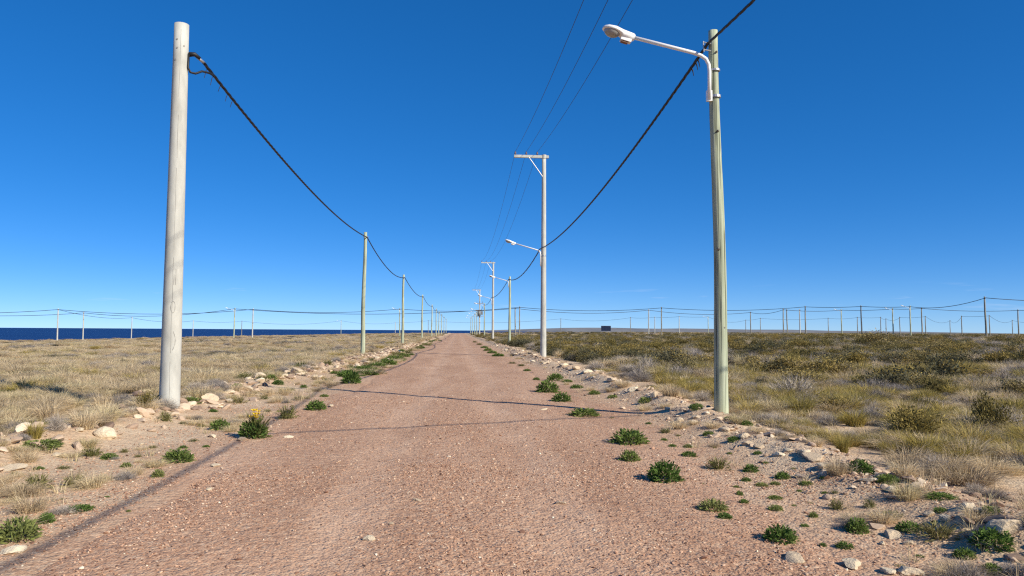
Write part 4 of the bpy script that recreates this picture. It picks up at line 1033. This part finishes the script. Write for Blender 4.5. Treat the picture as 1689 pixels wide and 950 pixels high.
# road gravel and shoulder stones
pb = proto_col('pebble', [rock_mesh(200+i, 'pebble', 1) for i in range(6)])
xs, ys, ss = [], [], []
for n, d0, d1, s0, s1 in ((80000, 3.6, 9, .009, .028), (60000, 8, 18, .013, .034), (30000, 16, 45, .02, .045)):
    x, y = wedge(n, d0, d1, -38, 43, 1.6); xs.append(x); ys.append(y); ss.append(s0+(s1-s0)*rng.uniform(size=n)**3)
x, y, s = map(np.concatenate, (xs, ys, ss)); k = (np.abs(x) < 5.5+rng.normal(0, .6, len(x))) & (rng.uniform(size=len(x)) < (.10+.8*vnoise(x, y, 1.3, 31))*(1-.55*np.exp(-((np.abs(x)-.85)/.33)**2))); x, y, s = x[k], y[k], s[k]
big = rng.uniform(size=len(x)) < .008; s = np.where(big, s*2.0, s)
onr = np.abs(x) < 2.9; zz = np.where(onr, road_z(x, y), tz(x, y))
scatter('gravel', np.stack([x, y, zz+s*.12], -1), np.stack([s*rng.uniform(.8, 1.5, len(s)), s, s*rng.uniform(.6, .9, len(s))], -1), zrot(len(s), .3), rng.integers(0, 6, len(s)), pb, 'loose pebbles covering the road and its shoulders')
# pale rubble of the two stone banks
rb = proto_col('rubble', [rock_mesh(220+i, 'rubble', 2) for i in range(6)])
n = 11000; y = 4+(80-4)*rng.uniform(size=n)**1.8; sd_ = rng.uniform(size=n) < .5
xc = np.where(sd_, 4.4, -5.6+.9*sstep(25, 45, y)); x = xc+rng.normal(0, .45, n); keep = rng.uniform(size=n) < .25+vnoise(x, y, 1.5, 32); x, y = x[keep], y[keep]; n = len(x)
s = (.025+np.where(x < 0, .24, .13)*rng.uniform(size=n)**5)*(1+np.clip(y-15, 0, 40)/90)
x2 = np.where(rng.uniform(size=260) < .75, rng.uniform(-15, -6.2, 260), rng.uniform(6, 14, 260)); y2 = rng.uniform(8, 24, 260); s2 = .05+.3*rng.uniform(size=260)**3
k2 = vnoise(x2, y2, 2.2, 33) > .5; x, y, s = np.concatenate([x, x2[k2]]), np.concatenate([y, y2[k2]]), np.concatenate([s, s2[k2]]); n = len(x)
scatter('bank_rubble', stand(x, y, 0)+np.stack([s*0, s*0, s*.1], -1), np.stack([s*rng.uniform(.9, 1.5, n), s, s*rng.uniform(.5, .9, n)], -1), zrot(n, .3), rng.integers(0, 6, n), rb, 'pale broken rubble piled in low banks along both road edges')

# field vegetation
def field(name, label, kinds, weights, x, y, w_, hk, tilt=.05, cap=9., wk=None):
    meshes = []; off = []
    for k in kinds: off.append((len(meshes), len(PR[k]))); meshes += PR[k]
    c = proto_col(name, meshes); n = len(x); ch = rng.choice(len(kinds), n, p=np.array(weights)/sum(weights)) if not callable(weights) else weights(x, y)
    pk = np.array([off[q][0]+rng.integers(off[q][1]) for q in ch])
    if wk: w_ = w_*np.array([wk.get(k, 1) for k in kinds])[ch]
    kh = np.array([hk[k] for k in kinds])[ch]*rng.uniform(.7, 1.25, n)*(.65+.7*vnoise(x, y, 3.5, 77))
    scatter(name, stand(x, y, -.02), np.stack([w_, w_, np.minimum(w_*kh, cap*rng.uniform(.55, 1.25, n))], -1), zrot(n, tilt), pk, c, label)
def onland(x, y): return y < coast_y(x)-6
# left field of dry grass
X, Y, W = [], [], []
for n, d0, d1, s0, s1 in ((3400, 9, 24, .35, .85), (6000, 20, 60, .55, 1.15), (5200, 55, 140, .8, 1.6), (5200, 130, 460, 1.3, 2.6)):
    x, y = wedge(n, d0, d1, -48, 2, 1.8); X.append(x); Y.append(y); W.append(rng.uniform(s0, s1, n))
x, y, w_ = map(np.concatenate, (X, Y, W))
lim = np.where(y < 16, -7.6, np.where(y < 20, -6.9, np.where(y < 60, -6.4, -4.6)))
den = np.where(y < 18.5, np.clip((vnoise(x, y, 1.8, 41)-.5)*4, 0, 1), np.clip((vnoise(x, y, 3.5, 51)*.6+vnoise(x, y, 1.3, 52)*.4-.24)*3.5, .15, 1))
k = (x < lim) & onland(x, y) & (rng.uniform(size=len(x)) < den); x, y, w_ = x[k], y[k], w_[k]
def left_mix(x, y):
    g = vnoise(x, y, 9, 42)*.6+vnoise(x, y, 3, 43)*.4; u = rng.uniform(size=len(x))
    return np.where(g > .66, np.where(u < .45, 2, np.where(u < .75, 3, 0)), np.where(u < .86, 0, np.where(u < .90, 1, np.where(u < .97, 2, 3))))
field('dry_grass', 'dry straw coloured grass and low brush covering the left field', ['s', 'y', 't', 'd'], left_mix, x, y, w_, {'s': .55, 'y': .55, 't': .5, 'd': .42}, cap=.42)
# right field of scrub
X, Y, W = [], [], []
for n, d0, d1, s0, s1 in ((3600, 8.5, 26, .4, .95), (5200, 22, 70, .7, 1.5), (6000, 60, 170, 1.0, 2.1), (8000, 150, 700, 1.5, 3.2)):
    x, y = wedge(n, d0, d1, 1, 50, 1.8); X.append(x); Y.append(y); W.append(rng.uniform(s0, s1, n))
x, y, w_ = map(np.concatenate, (X, Y, W))
lim = np.where(y < 16, 6.1, np.where(y < 70, 6.4, 4.8))
den = np.where(y < 14, np.clip((vnoise(x, y, 1.6, 45)-.22)*4, 0, 1), np.clip((vnoise(x, y, 4, 53)*.6+vnoise(x, y, 1.5, 54)*.4-.24)*3.2, .12, 1))
k = (x > lim) & onland(x, y) & (rng.uniform(size=len(x)) < den); x, y, w_ = x[k], y[k], w_[k]
def right_mix(x, y):
    g = vnoise(x, y, 8, 46)*.6+vnoise(x, y, 2.5, 47)*.4; near = y < 22+14*vnoise(x, y, 6, 49); u = rng.uniform(size=len(x))
    far_ = np.where(g > .54, np.where(u < .36, 2, np.where(u < .72, 1, np.where(u < .88, 3, 0))), np.where(u < .42, 3, np.where(u < .62, 1, np.where(u < .93, 0, 2))))
    nr = np.where(g > .55, np.where(u < .40, 4, np.where(u < .8, 0, 3)), np.where(u < .5, 0, np.where(u < .85, 3, np.where(u < .93, 4, 1))))
    return np.where(near, nr, far_)
field('scrub', 'grey and olive desert scrub covering the right field to the horizon', ['s', 'b', 'd', 't', 'y'], right_mix, x, y, w_, {'s': .5, 'b': .56, 'd': .56, 't': .5, 'y': .55}, cap=1.0, wk={'b': 1.3, 'd': 1.45, 's': .9})
# thin dry wisps and seedlings on the shoulders
n = 5200; y = 4+60*rng.uniform(size=n)**2; x = np.where(rng.uniform(size=n) < .6, -rng.uniform(3.4, 8, n), np.where(rng.uniform(size=n) < .8, rng.uniform(5.0, 8, n), rng.uniform(3.2, 5, n))); k = rng.uniform(size=n) < np.clip((vnoise(x, y, 1.1, 48)-.35)*2.2, 0, 1); x, y = x[k], y[k]
field('shoulder_wisps', 'thin dry grass wisps scattered over the sandy shoulders', ['w', 's', 't'], [3, 1.6, .5], x, y, rng.uniform(.12, .40, len(x)), {'w': .7, 's': .6, 't': .5})
n = 1900; y = 8+30*rng.uniform(size=n)**1.5; x = rng.uniform(-14, -5.3, n); k = rng.uniform(size=n) < np.clip((vnoise(x, y, 1.4, 55)-.35)*2.4, 0, 1); x, y = x[k], y[k]
field('verge_grass', 'dry tan grass tufts and grey brush around the near left pole', ['s', 't', 'o'], [3, 1.3, .8], x, y, rng.uniform(.25, .7, len(x)), {'s': .6, 't': .5, 'o': .5})
# the low green strip where the left bank meets the road farther on
n = 150; y = 26+110*rng.uniform(size=n)**1.6; x = -3.55+.35*rng.normal(size=n)
field('verge_weeds', 'low green and olive weed strip along the far left edge of the road', ['g', 'o', 's'], [.8, 1.4, 1.4], x, y, rng.uniform(.3, .8, n), {'g': .4, 'o': .35, 's': .4})
# low dry grass between the right stone bank and the scrub
n = 900; y = 8+24*rng.uniform(size=n)**1.3; x = 5.3+4.5*rng.uniform(size=n)**1.4; k = rng.uniform(size=n) < np.clip((vnoise(x, y, 1.3, 61)-.3)*2.6, 0, 1); x, y = x[k], y[k]
field('bank_grass', 'low dry grass and grey brush behind the right stone bank', ['s', 't', 'y'], [3, 1.6, 1.2], x, y, rng.uniform(.25, .65, len(x)), {'s': .5, 't': .5, 'y': .5})
